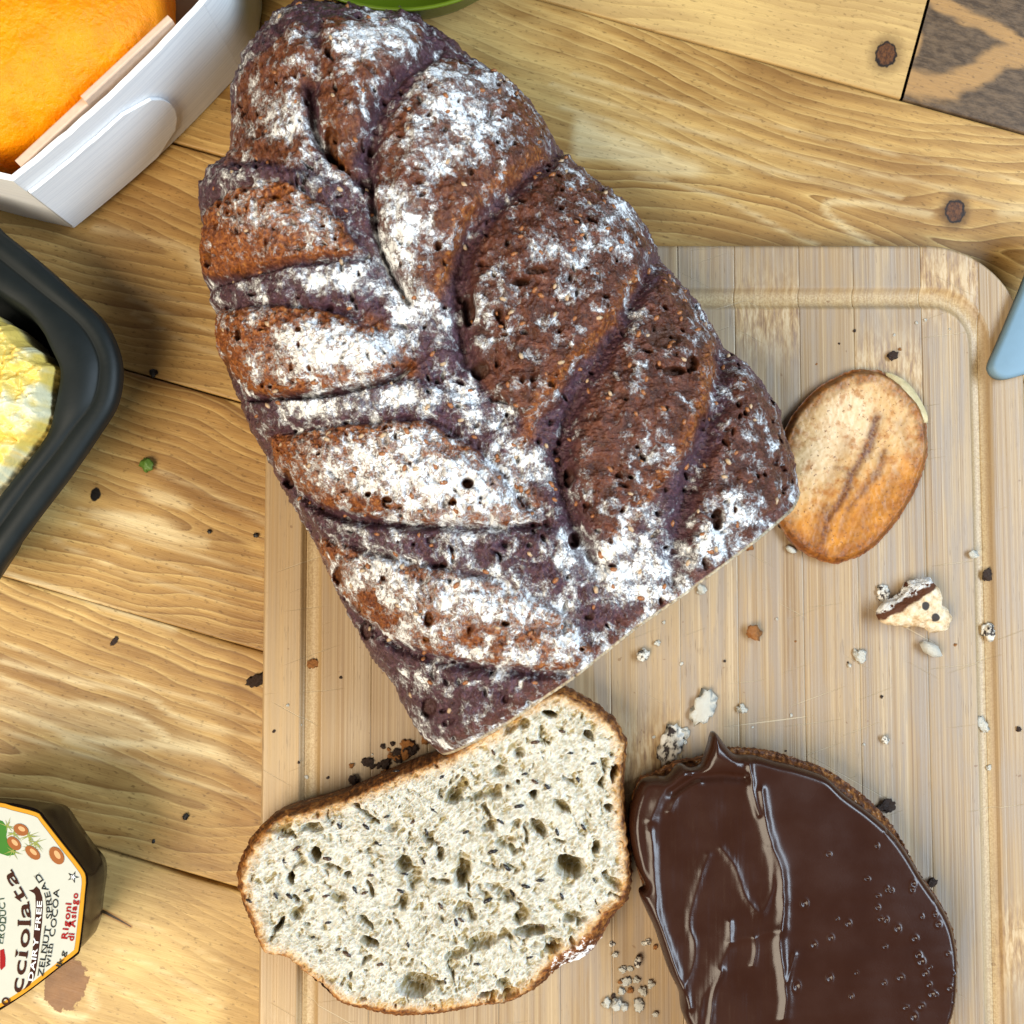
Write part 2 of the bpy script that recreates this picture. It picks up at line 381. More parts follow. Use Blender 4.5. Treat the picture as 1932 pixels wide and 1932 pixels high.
LT, MD, DK = (0.74, 0.505, 0.190), (0.455, 0.245, 0.066), (0.150, 0.058, 0.011)
PALE = (0.84, 0.67, 0.37)
table = thing('table', (0, 0, 0), 'rustic table top of stained knotty pine planks under everything else', 'table')
table.rotation_euler = (0, 0, TH)
def plank(u0, u1, v0, v1, mat, name='plank'):
    bv = 0.0007
    us = np.unique(np.r_[np.linspace(u0, u1, 12), np.arange(max(u0, -0.28), min(u1, 0.28), 0.0018), u0, u1])
    vs = np.r_[v0 + bv, np.arange(v0 + 2 * bv, v1 - 1.5 * bv, 0.0016), v1 - bv]
    prof = [(v0, -0.02), (v0, -bv), (v0 + bv * .3, -bv * .3)] + [(v, 0.0) for v in vs] + [(v1 - bv * .3, -bv * .3), (v1, -bv), (v1, -0.02)]
    pv = np.array([p[0] for p in prof]); pz = np.array([p[1] for p in prof]); n = len(prof); m = len(us)
    U = np.repeat(us, n); Vv = np.tile(pv, m); Zz = np.tile(pz, m)
    W = np.stack([U * ax[0] + Vv * nx[0], U * ax[1] + Vv * nx[1], np.zeros(U.shape)], -1); px, py = proj(W)
    pale = np.zeros(U.shape); oran = np.zeros(U.shape)
    vis = np.where((px > -60) & (px < 1990) & (py > -60) & (py < 1990))[0]
    if len(vis):
        a, b = px[vis], py[vis]; w1 = fbm(U[vis] * 60, Vv[vis] * 300, 3, 201) * 7
        pl_ = np.zeros(a.shape); og = np.zeros(a.shape)
        for kd, pts, w, am in MARKS:
            P_ = catmull(pts, 4, kd == 'poly')
            if kd == 'poly': e = sst(sdist(a, b + w1, P_) + fbm(U[vis] * 25, Vv[vis] * 60, 3, 203) * 16, -12, 10)
            else:
                dd = dist_poly(a, b + w1 * .6, P_); e = np.exp(-(dd / w) ** 2)
            pl_ = np.maximum(pl_, e * am)
        for k_, pts in enumerate(ORANGE): og = np.maximum(og, 1.0 * np.exp(-(dist_poly(a, b + w1 * 1.5, catmull(pts, 4, False)) / (16 if k_ == 0 else 27 if k_ == 1 else 14)) ** 2))
        pale[vis] = pl_; oran[vis] = og
    i = np.arange(m * n).reshape(m, n)
    F = np.stack([i[:-1, :-1], i[1:, :-1], i[1:, 1:], i[:-1, 1:]], -1).reshape(-1, 4)
    me = mesh(name, np.stack([U, Vv, Zz], -1), F, {'pale': pale, 'orange': oran}, smooth=False)
    return put(name, me, mat, table)
k1 = local(1672, 102); k2 = local(1802, 398); k3 = local(180, 933); k4 = local(124, 1857); k5 = local(1925, 410)
t1 = local(1340, 318); t2 = local(1400, 395); pa = local(345, 975); pb = local(330, 925); pc = local(215, 1470)
pd = local(450, 1580); pe = local(140, 1800); pf = local(150, 1905); pg = local(430, 520)
UL, UR = -0.55, 0.55
mats = [
    wood('pine_far', LT, MD, DK, 0.25, 0, 0.05, 0.006, 190, seed=1),
    None,
    wood('pine_second', LT, MD, DK, t1[1] - 0.001, local(1450, 352)[0], 0.17, 0.0015, 190, [(k2[0], k2[1], 0.0042, 0)], (), seed=2, contrast=1.0, saddle=True),
    wood('pine_third', LT, MD, DK, local(300, 470)[1], local(560, 470)[0], 0.12, 0.003, 215, (), [(pg[0] - .01, pg[1] + 0.008, 0.03, 0.0022)], seed=3, contrast=0.85),
    wood('pine_fourth', LT, MD, DK, local(250, 955)[1], local(330, 955)[0], 0.16, 0.002, 215, [(k3[0], k3[1], 0.0023, 1)], [(pa[0], pa[1] - 0.002, 0.019, 0.0042), (pb[0], pb[1], 0.011, 0.0024)], seed=4, contrast=1.0),
    wood('pine_fifth', LT, MD, DK, local(215, 1470)[1], local(330, 1500)[0], 0.15, 0.002, 190, (), [(pc[0], pc[1], 0.03, 0.0035), (pd[0], pd[1], 0.02, 0.0045)], seed=5, contrast=1.0),
    wood('pine_sixth', LT, (0.44, 0.27, 0.095), (0.25, 0.135, 0.04), local(150, 2000)[1], k4[0], 0.06, 0.004, 190, [(k4[0], k4[1], 0.0088, 2)], [(pf[0] + 0.01, pf[1], 0.012, 0.003), (pe[0] + 0.018, pe[1] - 0.014, 0.004, 0.008)], seed=6, contrast=0.55, crack=True),
    wood('pine_near', LT, MD, DK, -0.4, 0, 0.05, 0.006, 190, seed=7),
]
for i in range(len(edges) - 1):
    v1, v0 = edges[i] - gaps[i] / 2, edges[i + 1] + gaps[i + 1] / 2
    if i == 1:
        plank(UL, butt_u - 0.0006, v0, v1, wood('pine_pale', LT, (0.50, 0.32, 0.13), (0.36, 0.21, 0.075), edges[1] - 0.02, 0.0, 0.05, 0.004, 230, [(k1[0], k1[1], 0.0047, 0)], seed=8, contrast=0.7))
        plank(butt_u + 0.0006, UR, v0, v1, wood('pine_blue_stained', LT, (0.30, 0.19, 0.10), (0.13, 0.09, 0.06), edges[2], 0.2, 0.12, 0.004, 120, seed=9, stain=1.0))
    else:
        plank(UL, UR, v0, v1, mats[i])
put('gap_backing', mesh('gap_backing', *prism(np.array([(UL, edges[-1]), (UR, edges[-1]), (UR, edges[0]), (UL, edges[0])]), -0.04, -0.0205), smooth=False), plain('dark_backing', (0.03, 0.018, 0.01)), table)  # dark sheet added below so the gaps between planks stay dark
# split in the plank by the jar
crk = atp([(176, 1712), (200, 1723), (224, 1735), (246, 1747)], 0)

# ================================================================== CUTTING BOARD
BZ = 0.016
bl = float(at(494, 1300, BZ)[0]); bt = float(at(1500, 462, BZ)[1]); brt = float(at(1940, 950, BZ)[0])
bb = bt - 0.36; cr = 0.036
gl = float(at(586, 1200, BZ)[0]); gt = float(at(1500, 563, BZ)[1]); gr_ = float(at(1855, 1000, BZ)[0]); gb = bb + (bt - gt); gcr = 0.017
GW = 0.0037
def groove_d(x, y):
    cx, cy = (gl + gr_) / 2, (gt + gb) / 2; hx, hy = (gr_ - gl) / 2 - gcr, (gt - gb) / 2 - gcr
    qx = np.abs(x - cx) - hx; qy = np.abs(y - cy) - hy
    return np.hypot(np.maximum(qx, 0), np.maximum(qy, 0)) + np.minimum(np.maximum(qx, qy), 0) - gcr
def board_z(x, y):
    d = np.clip(np.abs(groove_d(x, y)) / GW, 0, 1)
    return BZ - 0.0023 * np.sqrt(np.clip(1 - d ** 2, 0, 1))
def board_y(x):
    e = np.minimum(x - bl, brt - x); t = np.clip((cr - e) / cr, 0, 1)
    return cr - cr * np.sqrt(np.clip(1 - t * t, 0, 1))
def bamboo():
    k = M('bamboo'); P = k.obj(); x, y, z = k.xyz(P); r = k.rnd()
    off = k.mul(r, 37.0)
    f1 = k.noise(k.vec(k.mul(x, 1150.0), k.add(k.mul(y, 5.0), off), 0), 1, 3, 0.55)
    f2 = k.noise(k.vec(k.mul(x, 640.0), k.add(k.mul(y, 3.5), off), 5.0), 1, 3, 0.6)
    f3 = k.noise(k.vec(k.mul(x, 90.0), k.add(k.mul(y, 3.0), off), 9.0), 1, 2, 0.5)
    c = k.mix(k.ss(f2, 0.3, 0.7), (0.235, 0.147, 0.073), (0.39, 0.275, 0.153))
    c = k.mix(k.ss(f1, 0.44, 0.66, 0.0, 0.55), c, (0.17, 0.092, 0.042))
    c = k.mix(k.ss(f3, 0.35, 0.7, 0.0, 0.45), c, (0.49, 0.375, 0.24))
    hl = k.noise(k.vec(k.mul(x, 1900.0), k.add(k.mul(y, 4.0), off), 12.0), 1, 2, 0.5); c = k.mix(k.ss(hl, 0.54, 0.7, 0, .35), c, (0.68, 0.54, 0.36))
    c = k.mix(k.mul(k.ss(x, -0.045, -0.085), k.ss(f2, .25, .7, .75, .35)), c, (0.46, 0.28, 0.105))  # warm tone of the room light painted into the left strips
    gx = k.noise(k.vec(k.mul(x, 240.0), k.mul(y, 22.0), 7.0), 1, 4, 0.6)
    c = k.mix(k.mul(k.ss(gx, 0.40, 0.64, 0.0, 0.75), k.ss(x, -0.06, 0.04, 0.25, 1.0)), c, (0.27, 0.22, 0.18))  # grey mottling; its rise to the right paints in the cool window light
    c = k.mix(k.mul(r, 0.6), c, k.mix(0.5, c, (0.40, 0.24, 0.09)))
    # short dashes of open pores
    dsh = k.noise(k.vec(k.mul(x, 2600.0), k.add(k.mul(y, 120.0), off), 2.0), 1, 2, 0.5)
    c = k.mix(k.mul(k.ss(dsh, 0.62, 0.70), k.ss(f3, 0.45, 0.6, 0.1, 0.55)), c, (0.13, 0.08, 0.04))
    # culm nodes: each strip crosses them at its own height
    yy = k.math('FRACT', k.add(k.mul(y, 3.1), k.mul(r, 7.31)))
    nd = k.math('EXPONENT', k.mul(k.math('POWER', k.mul(k.sub(yy, 0.5), 22.0), 2.0), -1.0))
    mo = k.noise(k.vec(k.mul(x, 700.0), k.mul(y, 130.0), off), 1, 4, 0.65)
    c = k.mix(k.mul(nd, 0.6), c, k.ramp(mo, [(0.35, (0.20, 0.09, 0.03)), (0.5, (0.48, 0.29, 0.11)), (0.6, (0.68, 0.50, 0.28))]))
    # end grain fuzz and old oil in the groove, knife scratches
    g = k.attr('groove')
    sp = k.noise(P, 1500, 3, 0.6)
    c = k.mix(k.mul(g, 0.75), c, k.mix(k.ss(sp, 0.35, 0.65), (0.34, 0.215, 0.09), (0.52, 0.385, 0.20)))
    sc = None
    for a, s in ((0.35, 1.0), (-0.5, 2.0), (0.12, 3.0)):
        ca, sa = math.cos(a), math.sin(a)
        u = k.add(k.mul(x, ca), k.mul(y, sa)); v = k.sub(k.mul(y, ca), k.mul(x, sa))
        n = k.noise(k.vec(k.mul(u, 16.0), k.mul(v, 900.0), s * 3), 1, 1, 0.4)
        m = k.ss(n, 0.735, 0.78); sc = m if sc is None else k.math('MAXIMUM', sc, m)
    c = k.mix(k.mul(sc, 0.32), c, (0.75, 0.63, 0.43))
    spots = k.noise(P, 260, 2, 0.5)
    c = k.mix(k.ss(spots, 0.735, 0.77, 0, 0.55), c, (0.16, 0.07, 0.02))
    k.bump(k.add(f1, k.mul(sc, -1.2)), 0.00018, 0.8)
    return k.done(c, k.ss(f2, 0.2, 0.8, 0.36, 0.52), 0.5)
BAM = bamboo()
board = thing('cutting_board', (0, 0, 0), 'bamboo cutting board with juice groove under the loaf and slices', 'cutting board')
widths = [0.0158, 0.0248, 0.021, 0.0265, 0.0225, 0.019, 0.026, 0.0215, 0.0245, 0.0205, 0.0255, 0.022, 0.0195, 0.0235, 0.0275]
x0 = bl
for wdt in widths:
    if x0 >= brt - 0.004: break
    x1 = min(x0 + wdt, brt)
    if brt - x1 < 0.006: x1 = brt
    nxx = max(14, int((x1 - x0) / 0.0005)); gp = 0.00003
    xs = np.linspace(x0 + (gp if x0 > bl else 0), x1 - (gp if x1 < brt else 0), nxx)
    ys = np.linspace(0, 1, 460) ** 1.0
    Xg = np.broadcast_to(xs, (460, nxx)); dy = board_y(xs)
    Yg = (bb + dy)[None] + ys[:, None] * ((bt - dy) - (bb + dy))[None]
    Zg = board_z(Xg, Yg)
    ed = np.minimum(np.minimum(Xg - bl, brt - Xg), np.minimum(Yg - (bb + dy)[None], (bt - dy)[None] - Yg))
    Zg = Zg - 0.0014 * (1 - np.sqrt(np.clip(1 - (1 - np.clip(ed / 0.0014, 0, 1)) ** 2, 0, 1)))
    gat = np.clip(1.15 - np.abs(groove_d(Xg, Yg)) / GW, 0, 1)
    i = np.arange(460 * nxx).reshape(460, nxx)
    F = [np.stack([i[:-1, :-1], i[:-1, 1:], i[1:, 1:], i[1:, :-1]], -1).reshape(-1, 4)]
    V = np.stack([Xg, Yg, Zg], -1).reshape(-1, 3)
    loop = np.r_[i[0, :-1], i[:-1, -1], i[-1, :0:-1], i[:0:-1, 0]]
    W = V[loop].copy(); W[:, 2] = 0.0015
    ring = np.arange(len(V), len(V) + len(loop))
    F.append(np.stack([loop, ring, np.roll(ring, -1), np.roll(loop, -1)], -1))
    put('bamboo_strip', mesh('bamboo_strip', np.vstack([V, W]), np.vstack(F), {'groove': np.r_[gat.ravel(), np.zeros(len(loop))]}), BAM, board)
    x0 = x1
    if x0 >= brt: break
foot = [(bl + .02, bb + .02), (bl + .045, bb + .02), (bl + .045, bt - .02), (bl + .02, bt - .02)]
put('batten', mesh('batten', *prism(np.array(foot), 0.0002, 0.0016), smooth=False), BAM, board)
put('batten', mesh('batten', *prism(np.array(foot) + [brt - bl - .065, 0], 0.0002, 0.0016), smooth=False), BAM, board)

# ================================================================== LOAF
LOAF = [(640,18),(690,28),(730,38),(790,35),(830,70),(870,95),(905,130),(950,150),(990,185),(1030,235),(1052,275),(1090,315),(1130,350),(1190,395),
 (1225,440),(1250,495),(1275,525),(1320,580),(1345,625),(1365,655),(1410,690),(1440,730),(1470,775),(1475,815),(1500,880),(1506,925)]
CUT = [(1475,968),(1430,1005),(1380,1045),(1310,1098),(1250,1145),(1200,1180),(1130,1235),(1080,1272),(1020,1310),(960,1350),(900,1385)]
LEFT = [(835,1420),(800,1390),(770,1345),(745,1290),(700,1235),(665,1170),(630,1100),(600,1030),(570,980),(535,920),(510,870),(480,820),(460,770),
 (435,710),(420,670),(415,610),(400,560),(385,510),(395,470),(388,430),(382,380),(400,335),(440,310),(445,240),(440,200),(450,160),(470,120),(490,90),(530,50),(580,25)]
def zc(n): t = np.linspace(0, 1, n + 2)[1:-1]; return 0.030 + 0.040 * np.sin(np.pi * t) ** 0.8
ol = np.vstack([atp(LOAF, 0.032), atp(CUT, zc(len(CUT))), atp(LEFT, 0.029)])
ol = ol[::-1]
uncut = np.vstack([atp(LEFT, 0.029), atp(LOAF, 0.032)])[:, :2]
cutline = np.vstack([atp([LOAF[-1]], 0.032), atp(CUT, zc(len(CUT))), atp([LEFT[0]], 0.029)])[:, :2]
lc = at(930, 740, 0.07)[:2]
NL = 600
X, Y, rr = star_patch(ol, lc, NL)
d = dist_poly(X, Y, uncut)
t = np.clip(d / 0.062, 0, 1)
Z0 = 0.030 + 0.048 * (1 - (1 - t) ** 2.2) ** 0.62
# roughened outline
PX, PY = proj(np.stack([X, Y, Z0], -1))
LOB = [  # polygon, raise (m), torn colour, dome width px
 ([(395,400),(430,365),(500,345),(560,355),(610,385),(645,425),(680,465),(690,480),(640,490),(560,495),(490,510),(420,530),(375,520),(375,450)], .0050, .95, 60),
 ([(410,590),(500,578),(600,585),(660,600),(700,625),(745,665),(768,690),(740,712),(670,730),(600,742),(520,750),(470,745),(430,700),(400,650)], .0062, .9, 60),
 ([(505,822),(580,815),(650,802),(740,798),(800,795),(850,820),(905,855),(950,905),(985,950),(1020,985),(950,992),(860,990),(760,985),(680,975),(620,960),(560,925),(525,880)], .0065, .85, 70),
 ([(595,1015),(660,1030),(740,1052),(830,1075),(900,1085),(970,1105),(1030,1140),(1090,1180),(1120,1230),(1070,1265),(1000,1262),(900,1250),(820,1235),(740,1205),(680,1160),(620,1090)], .0058, .8, 80),
 ([(455,140),(560,40),(605,100),(590,200),(600,290),(560,325),(500,310),(430,310),(436,220)], .0035, .40, 70),
 ([(610,40),(720,40),(800,50),(790,110),(720,180),(690,260),(660,320),(625,290),(603,220),(605,130)], .0040, .40, 50),
 ([(830,110),(960,150),(1040,250),(1010,300),(940,370),(890,420),(860,480),(830,560),(790,580),(750,520),(715,430),(708,330),(730,230),(780,170)], .0050, .28, 70),
 ([(1060,310),(1180,390),(1240,480),(1170,580),(1090,680),(1060,760),(1000,800),(930,760),(885,680),(875,580),(890,480),(950,400)], .0050, .14, 80),
 ([(1250,510),(1350,630),(1352,700),(1320,790),(1270,880),(1200,950),(1150,1020),(1120,1040),(1085,970),(1072,870),(1090,780),(1150,680),(1200,590)], .0050, .14, 80),
 ([(1380,680),(1460,760),(1500,880),(1500,930),(1380,1030),(1310,1070),(1292,1020),(1310,930),(1350,840),(1372,760)], .0036, .08, 60)]
wob = fbm(X * 130, Y * 130, 4, 5, .6) * 15
dzl = np.zeros(X.shape); torn = np.full(X.shape, 0.10); lobe_in = np.zeros(X.shape)
for poly, h, oc, w in LOB:
    sd = sdist(PX, PY, poly) + wob * 0.6
    m = sst(sd, -3, w)
    dzl += 1.0 * h * (0.22 * sst(sd, -8, 14) + 0.78 * np.sqrt(np.clip(m, 0, 1)))
    e = sst(sd, -5, 8); torn = torn * (1 - e) + oc * e; lobe_in = np.maximum(lobe_in, e)
CRE = [  # polyline, depth, width px, skin band px
 ([(395,545),(490,514),(560,500),(640,493),(692,483)], .0034, 9, 0), ([(478,755),(600,747),(670,735),(740,717),(778,690)], .0060, 6, 0),
 ([(545,905),(575,938),(620,968),(680,984),(760,991),(860,996),(950,997),(1030,990)], .0042, 9, 0),
 ([(655,1140),(690,1172),(740,1215),(820,1245),(900,1260),(1000,1270),(1075,1272)], .0034, 10, 0),
 ([(700,330),(705,400),(712,450),(735,510),(770,570)], .0055, 7, 0), ([(585,170),(598,260),(628,300),(690,350)], .0050, 10, 14),
 ([(830,95),(740,165),(705,250),(695,330)], .0040, 16, 24), ([(1060,280),(1000,320),(950,372),(890,430),(868,500),(865,580),(880,680)], .0046, 19, 30),
 ([(1235,490),(1165,615),(1100,715),(1068,800),(1058,870),(1072,960),(1125,1065)], .0048, 19, 30),
 ([(1362,670),(1345,780),(1300,900),(1280,1000),(1268,1090)], .0044, 18, 30),
 ([(410,585),(500,575),(600,582),(660,597)], .0012, 8, 0), ([(520,820),(650,800),(740,795),(800,792),(905,852),(985,948)], .0012, 8, 0),
 ([(600,1012),(740,1050),(900,1083),(1030,1138)], .0012, 8, 0), ([(640,1000),(700,1040),(760,1050)], .001, 14, 14)]
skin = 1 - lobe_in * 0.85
for pl, dep, w, sk in CRE:
    dd = dist_poly(PX, PY, catmull(pl, 5, False)) + np.abs(wob) * 0.35
    dzl -= 0.95 * dep * np.exp(-(dd / w) ** 2)
    if sk:
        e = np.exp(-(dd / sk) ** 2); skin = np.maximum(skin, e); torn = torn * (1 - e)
# torn rusty stripe running beside each right hand crease
for pl in ([(1020,290),(940,352),(872,420),(845,500),(820,570)], [(1200,520),(1130,630),(1045,720),(1005,790),(980,840)], [(1335,660),(1315,775),(1270,870),(1200,965),(1150,1030)],
           [(620,240),(630,290),(655,330)], [(1345,700),(1320,780)], [(700,610),(760,660),(775,700)], [(960,870),(1010,950)]):
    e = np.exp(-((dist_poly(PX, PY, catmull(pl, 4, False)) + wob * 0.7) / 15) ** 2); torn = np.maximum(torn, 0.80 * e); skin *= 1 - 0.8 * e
# dark skin bands between the left lobes
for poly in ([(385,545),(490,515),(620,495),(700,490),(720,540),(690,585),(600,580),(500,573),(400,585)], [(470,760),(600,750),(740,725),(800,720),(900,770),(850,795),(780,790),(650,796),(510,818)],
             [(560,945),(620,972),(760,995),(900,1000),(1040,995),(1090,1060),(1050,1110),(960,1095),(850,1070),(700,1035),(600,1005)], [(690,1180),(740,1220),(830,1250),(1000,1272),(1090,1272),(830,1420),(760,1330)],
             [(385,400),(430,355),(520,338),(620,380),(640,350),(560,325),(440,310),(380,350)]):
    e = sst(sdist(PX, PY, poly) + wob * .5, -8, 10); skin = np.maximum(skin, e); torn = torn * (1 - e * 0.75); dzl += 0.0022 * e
PIT = [(885,582,15,34,.0075),(1248,640,34,26,.0025),(1268,706,22,9,.005),(982,540,18,9,.004),(1010,520,22,8,.003),(626,275,14,34,.006),(622,105,7,8,.004),(905,700,20,18,.004),(940,600,10,8,.002),
 (884,915,13,11,.005),(812,1166,10,14,.003),(1110,1165,10,5,.002),(735,945,9,6,.004),(700,935,7,5,.003),(955,1175,9,5,.003),(838,1065,10,6,.002),(1085,1020,12,16,.004),(1075,900,10,20,.004),
 (1350,980,12,22,.004),(1300,690,10,16,.004),(870,560,9,9,.003),(1330,560,8,14,.003),(480,560,8,5,.002),(700,280,10,10,.003),(790,205,7,6,.002),(640,310,9,9,.004),(828,470,8,10,.003),(855,950,9,6,.003),
 (810,1335,14,20,.003),(430,700,10,30,.005),(460,640,6,14,.004),(398,495,9,16,.005),(545,905,8,18,.005),(640,1085,8,20,.005),(690,1190,10,20,.005)]
for k in range(75):
    PIT.append((RNG.uniform(420, 1480), RNG.uniform(60, 1350), *RNG.uniform(2.5, 7.0, 2), RNG.uniform(.0006, .0022)))
pit = np.zeros(X.shape)
for (a, b, ra, rb, dep) in PIT:
    ww = np.where((np.abs(PX - a) < 4 * ra) & (np.abs(PY - b) < 4 * rb))
    if not len(ww[0]): continue
    q = np.hypot((PX[ww] - a + wob[ww] * .25) / ra, (PY[ww] - b) / rb)
    e = 1 - sst(q, 0.65, 1.1); dzl[ww] -= dep * e; pit[ww] = np.maximum(pit[ww], e)
bls, bli = worley(X * 210 + fbm(X * 90, Y * 90, 2, 14), Y * 210 + fbm(X * 90, Y * 90, 2, 15), 6)
lump = fbm(X * 60, Y * 60, 3, 1) * 0.0024 + fbm(X * 240, Y * 240, 4, 2, .6) * 0.0014 + (0.0010 - 0.0028 * (1 - sst(bls, .08, .30)) * (bli > .80))
ridge = (0.5 - np.abs(fbm(X * 260, Y * 260, 3, 8))) * 0.0026 * (0.3 + torn)
fine = fbm(X * 1100, Y * 1100, 2, 12) * 0.00045
edge_f = sst(1 - rr, 0.0, 0.03)
ang = np.arctan2(Y - lc[1], X - lc[0])
Z = Z0 + dzl * (0.25 + 0.75 * edge_f) + (lump + ridge) * (0.4 + .6 * edge_f) + fine
jag = 1 + (fbm(ang * 30, rr * 0, 3, 20) * 0.010 + fbm(ang * 90, rr * 0, 2, 22) * 0.006) * sst(rr, 0.8, 1.0) * (dist_poly(X, Y, cutline) > 0.006)
X = lc[0] + (X - lc[0]) * jag; Y = lc[1] + (Y - lc[1]) * jag
# flour density
FL = [(520,430,75,38,.55),(600,430,45,28,.6),(560,470,60,18,.5),(640,525,50,28,.85),(550,545,55,22,.5),(470,555,40,16,.3),(745,480,45,60,.75),(770,560,50,40,.75),(820,610,60,40,.6),(600,655,75,35,1.0),(690,665,65,32,1.05),(530,690,50,35,.6),
 (640,715,110,16,.6),(620,772,95,18,.75),(760,755,90,24,.75),(860,745,50,30,.55),(905,785,40,30,.65),(700,890,120,45,.85),(850,925,95,50,1.05),(780,840,70,28,.75),(930,940,60,36,.9),(620,880,50,40,.5),(860,975,120,12,.75),
 (975,890,38,46,.8),(1025,890,25,30,.6),(650,1000,40,14,.2),(720,1020,60,16,.4),(890,1012,60,16,.55),(700,1075,60,40,.75),(850,1120,110,50,.75),(960,1150,70,40,.8),(800,1190,60,30,.65),(1030,1155,50,30,.75),(1060,1205,60,30,.7),(930,1225,80,22,.5),
 (1085,1050,45,45,.75),(1065,1010,30,20,.5),(1210,1065,75,50,.8),(1235,975,45,40,.65),(1170,1110,60,40,.7),(1345,1020,38,38,.8),(1385,960,30,36,.8),(1310,1060,25,30,.6),(690,85,55,42,.95),(735,65,50,28,.9),(745,110,50,35,.75),(650,120,30,40,.6),
 (560,235,55,40,.65),(500,160,40,45,.4),(600,330,40,30,.55),(540,60,40,25,.35),(790,120,30,20,.5),(850,190,75,50,.85),(920,170,50,30,.75),(820,290,60,55,.72),(905,250,55,45,.75),(790,390,40,40,.6),(765,435,38,55,.8),(870,330,50,40,.55),
 (940,300,40,30,.5),(1070,350,40,30,.4),(1160,410,38,32,.75),(1100,340,40,20,.55),(1085,440,45,30,.4),(1140,440,40,25,.5),(945,560,42,36,.65),(905,585,24,30,.65),(1040,480,40,30,.45),(1105,500,40,30,.55),(1020,600,50,35,.4),(950,650,40,30,.35),
 (1030,740,35,25,.4),(1085,640,30,30,.45),(1120,420,35,50,.4),(1190,760,30,24,.3),(1225,860,30,26,.35),(1130,840,30,30,.3),(1200,1000,40,30,.5),(1170,960,30,20,.35),(1290,640,20,20,.25),(1380,800,40,60,.22),(1440,820,30,50,.35),
 (1000,1240,60,20,.6),(880,1290,60,30,.4),(800,1360,30,40,.5),(790,1290,40,30,.35),(450,470,40,30,.25),(470,260,30,40,.3),(690,220,30,40,.45)]
flour = np.full(X.shape, 0.25) + 0.18 * fbm(X * 40, Y * 40, 2, 9)
for (a, b, ra, rb, dn) in FL:
    e = np.exp(-(((PX - a + wob * 1.3) / (ra * 1.05)) ** 2 + ((PY - b + wob) / (rb * 1.05)) ** 2) ** 1.4 * 0.8)
    flour = np.maximum(flour, flour + (dn * 1.0 - flour) * e)
for pl in ([(1060,280),(950,372),(868,500),(865,580),(880,680)], [(1165,615),(1068,800),(1058,870),(1072,960)], [(1345,780),(1300,900),(1280,1000)], [(800,120),(730,180),(705,250),(698,330)]):
    flour *= 1 - 0.75 * np.exp(-(dist_poly(PX, PY, catmull(pl, 4, False)) / 17) ** 2)
flour *= 1 - 0.16 * sst(PX - 0.62 * PY, 380, 560) * (PY < 1000)
flour *= 1 - 0.85 * pit
flour *= 0.6 + 0.4 * sst(d, 0.0, 0.005)
nearcut = sst(dist_poly(X, Y, cutline), .010, .002); skin *= 1 - .55 * nearcut; torn = np.maximum(torn, .25 * nearcut)
flour = np.maximum(flour, nearcut * (.38 + 0.35 * fbm(X * 70, Y * 70, 2, 19)))
rimcut = sst(dist_poly(X, Y, cutline), .0016, .0004)
b = border(NL); bp = np.stack([X, Y], -1).reshape(-1, 2)[b]
oncut = dist_poly(bp[:, 0], bp[:, 1], cutline) < 0.0025
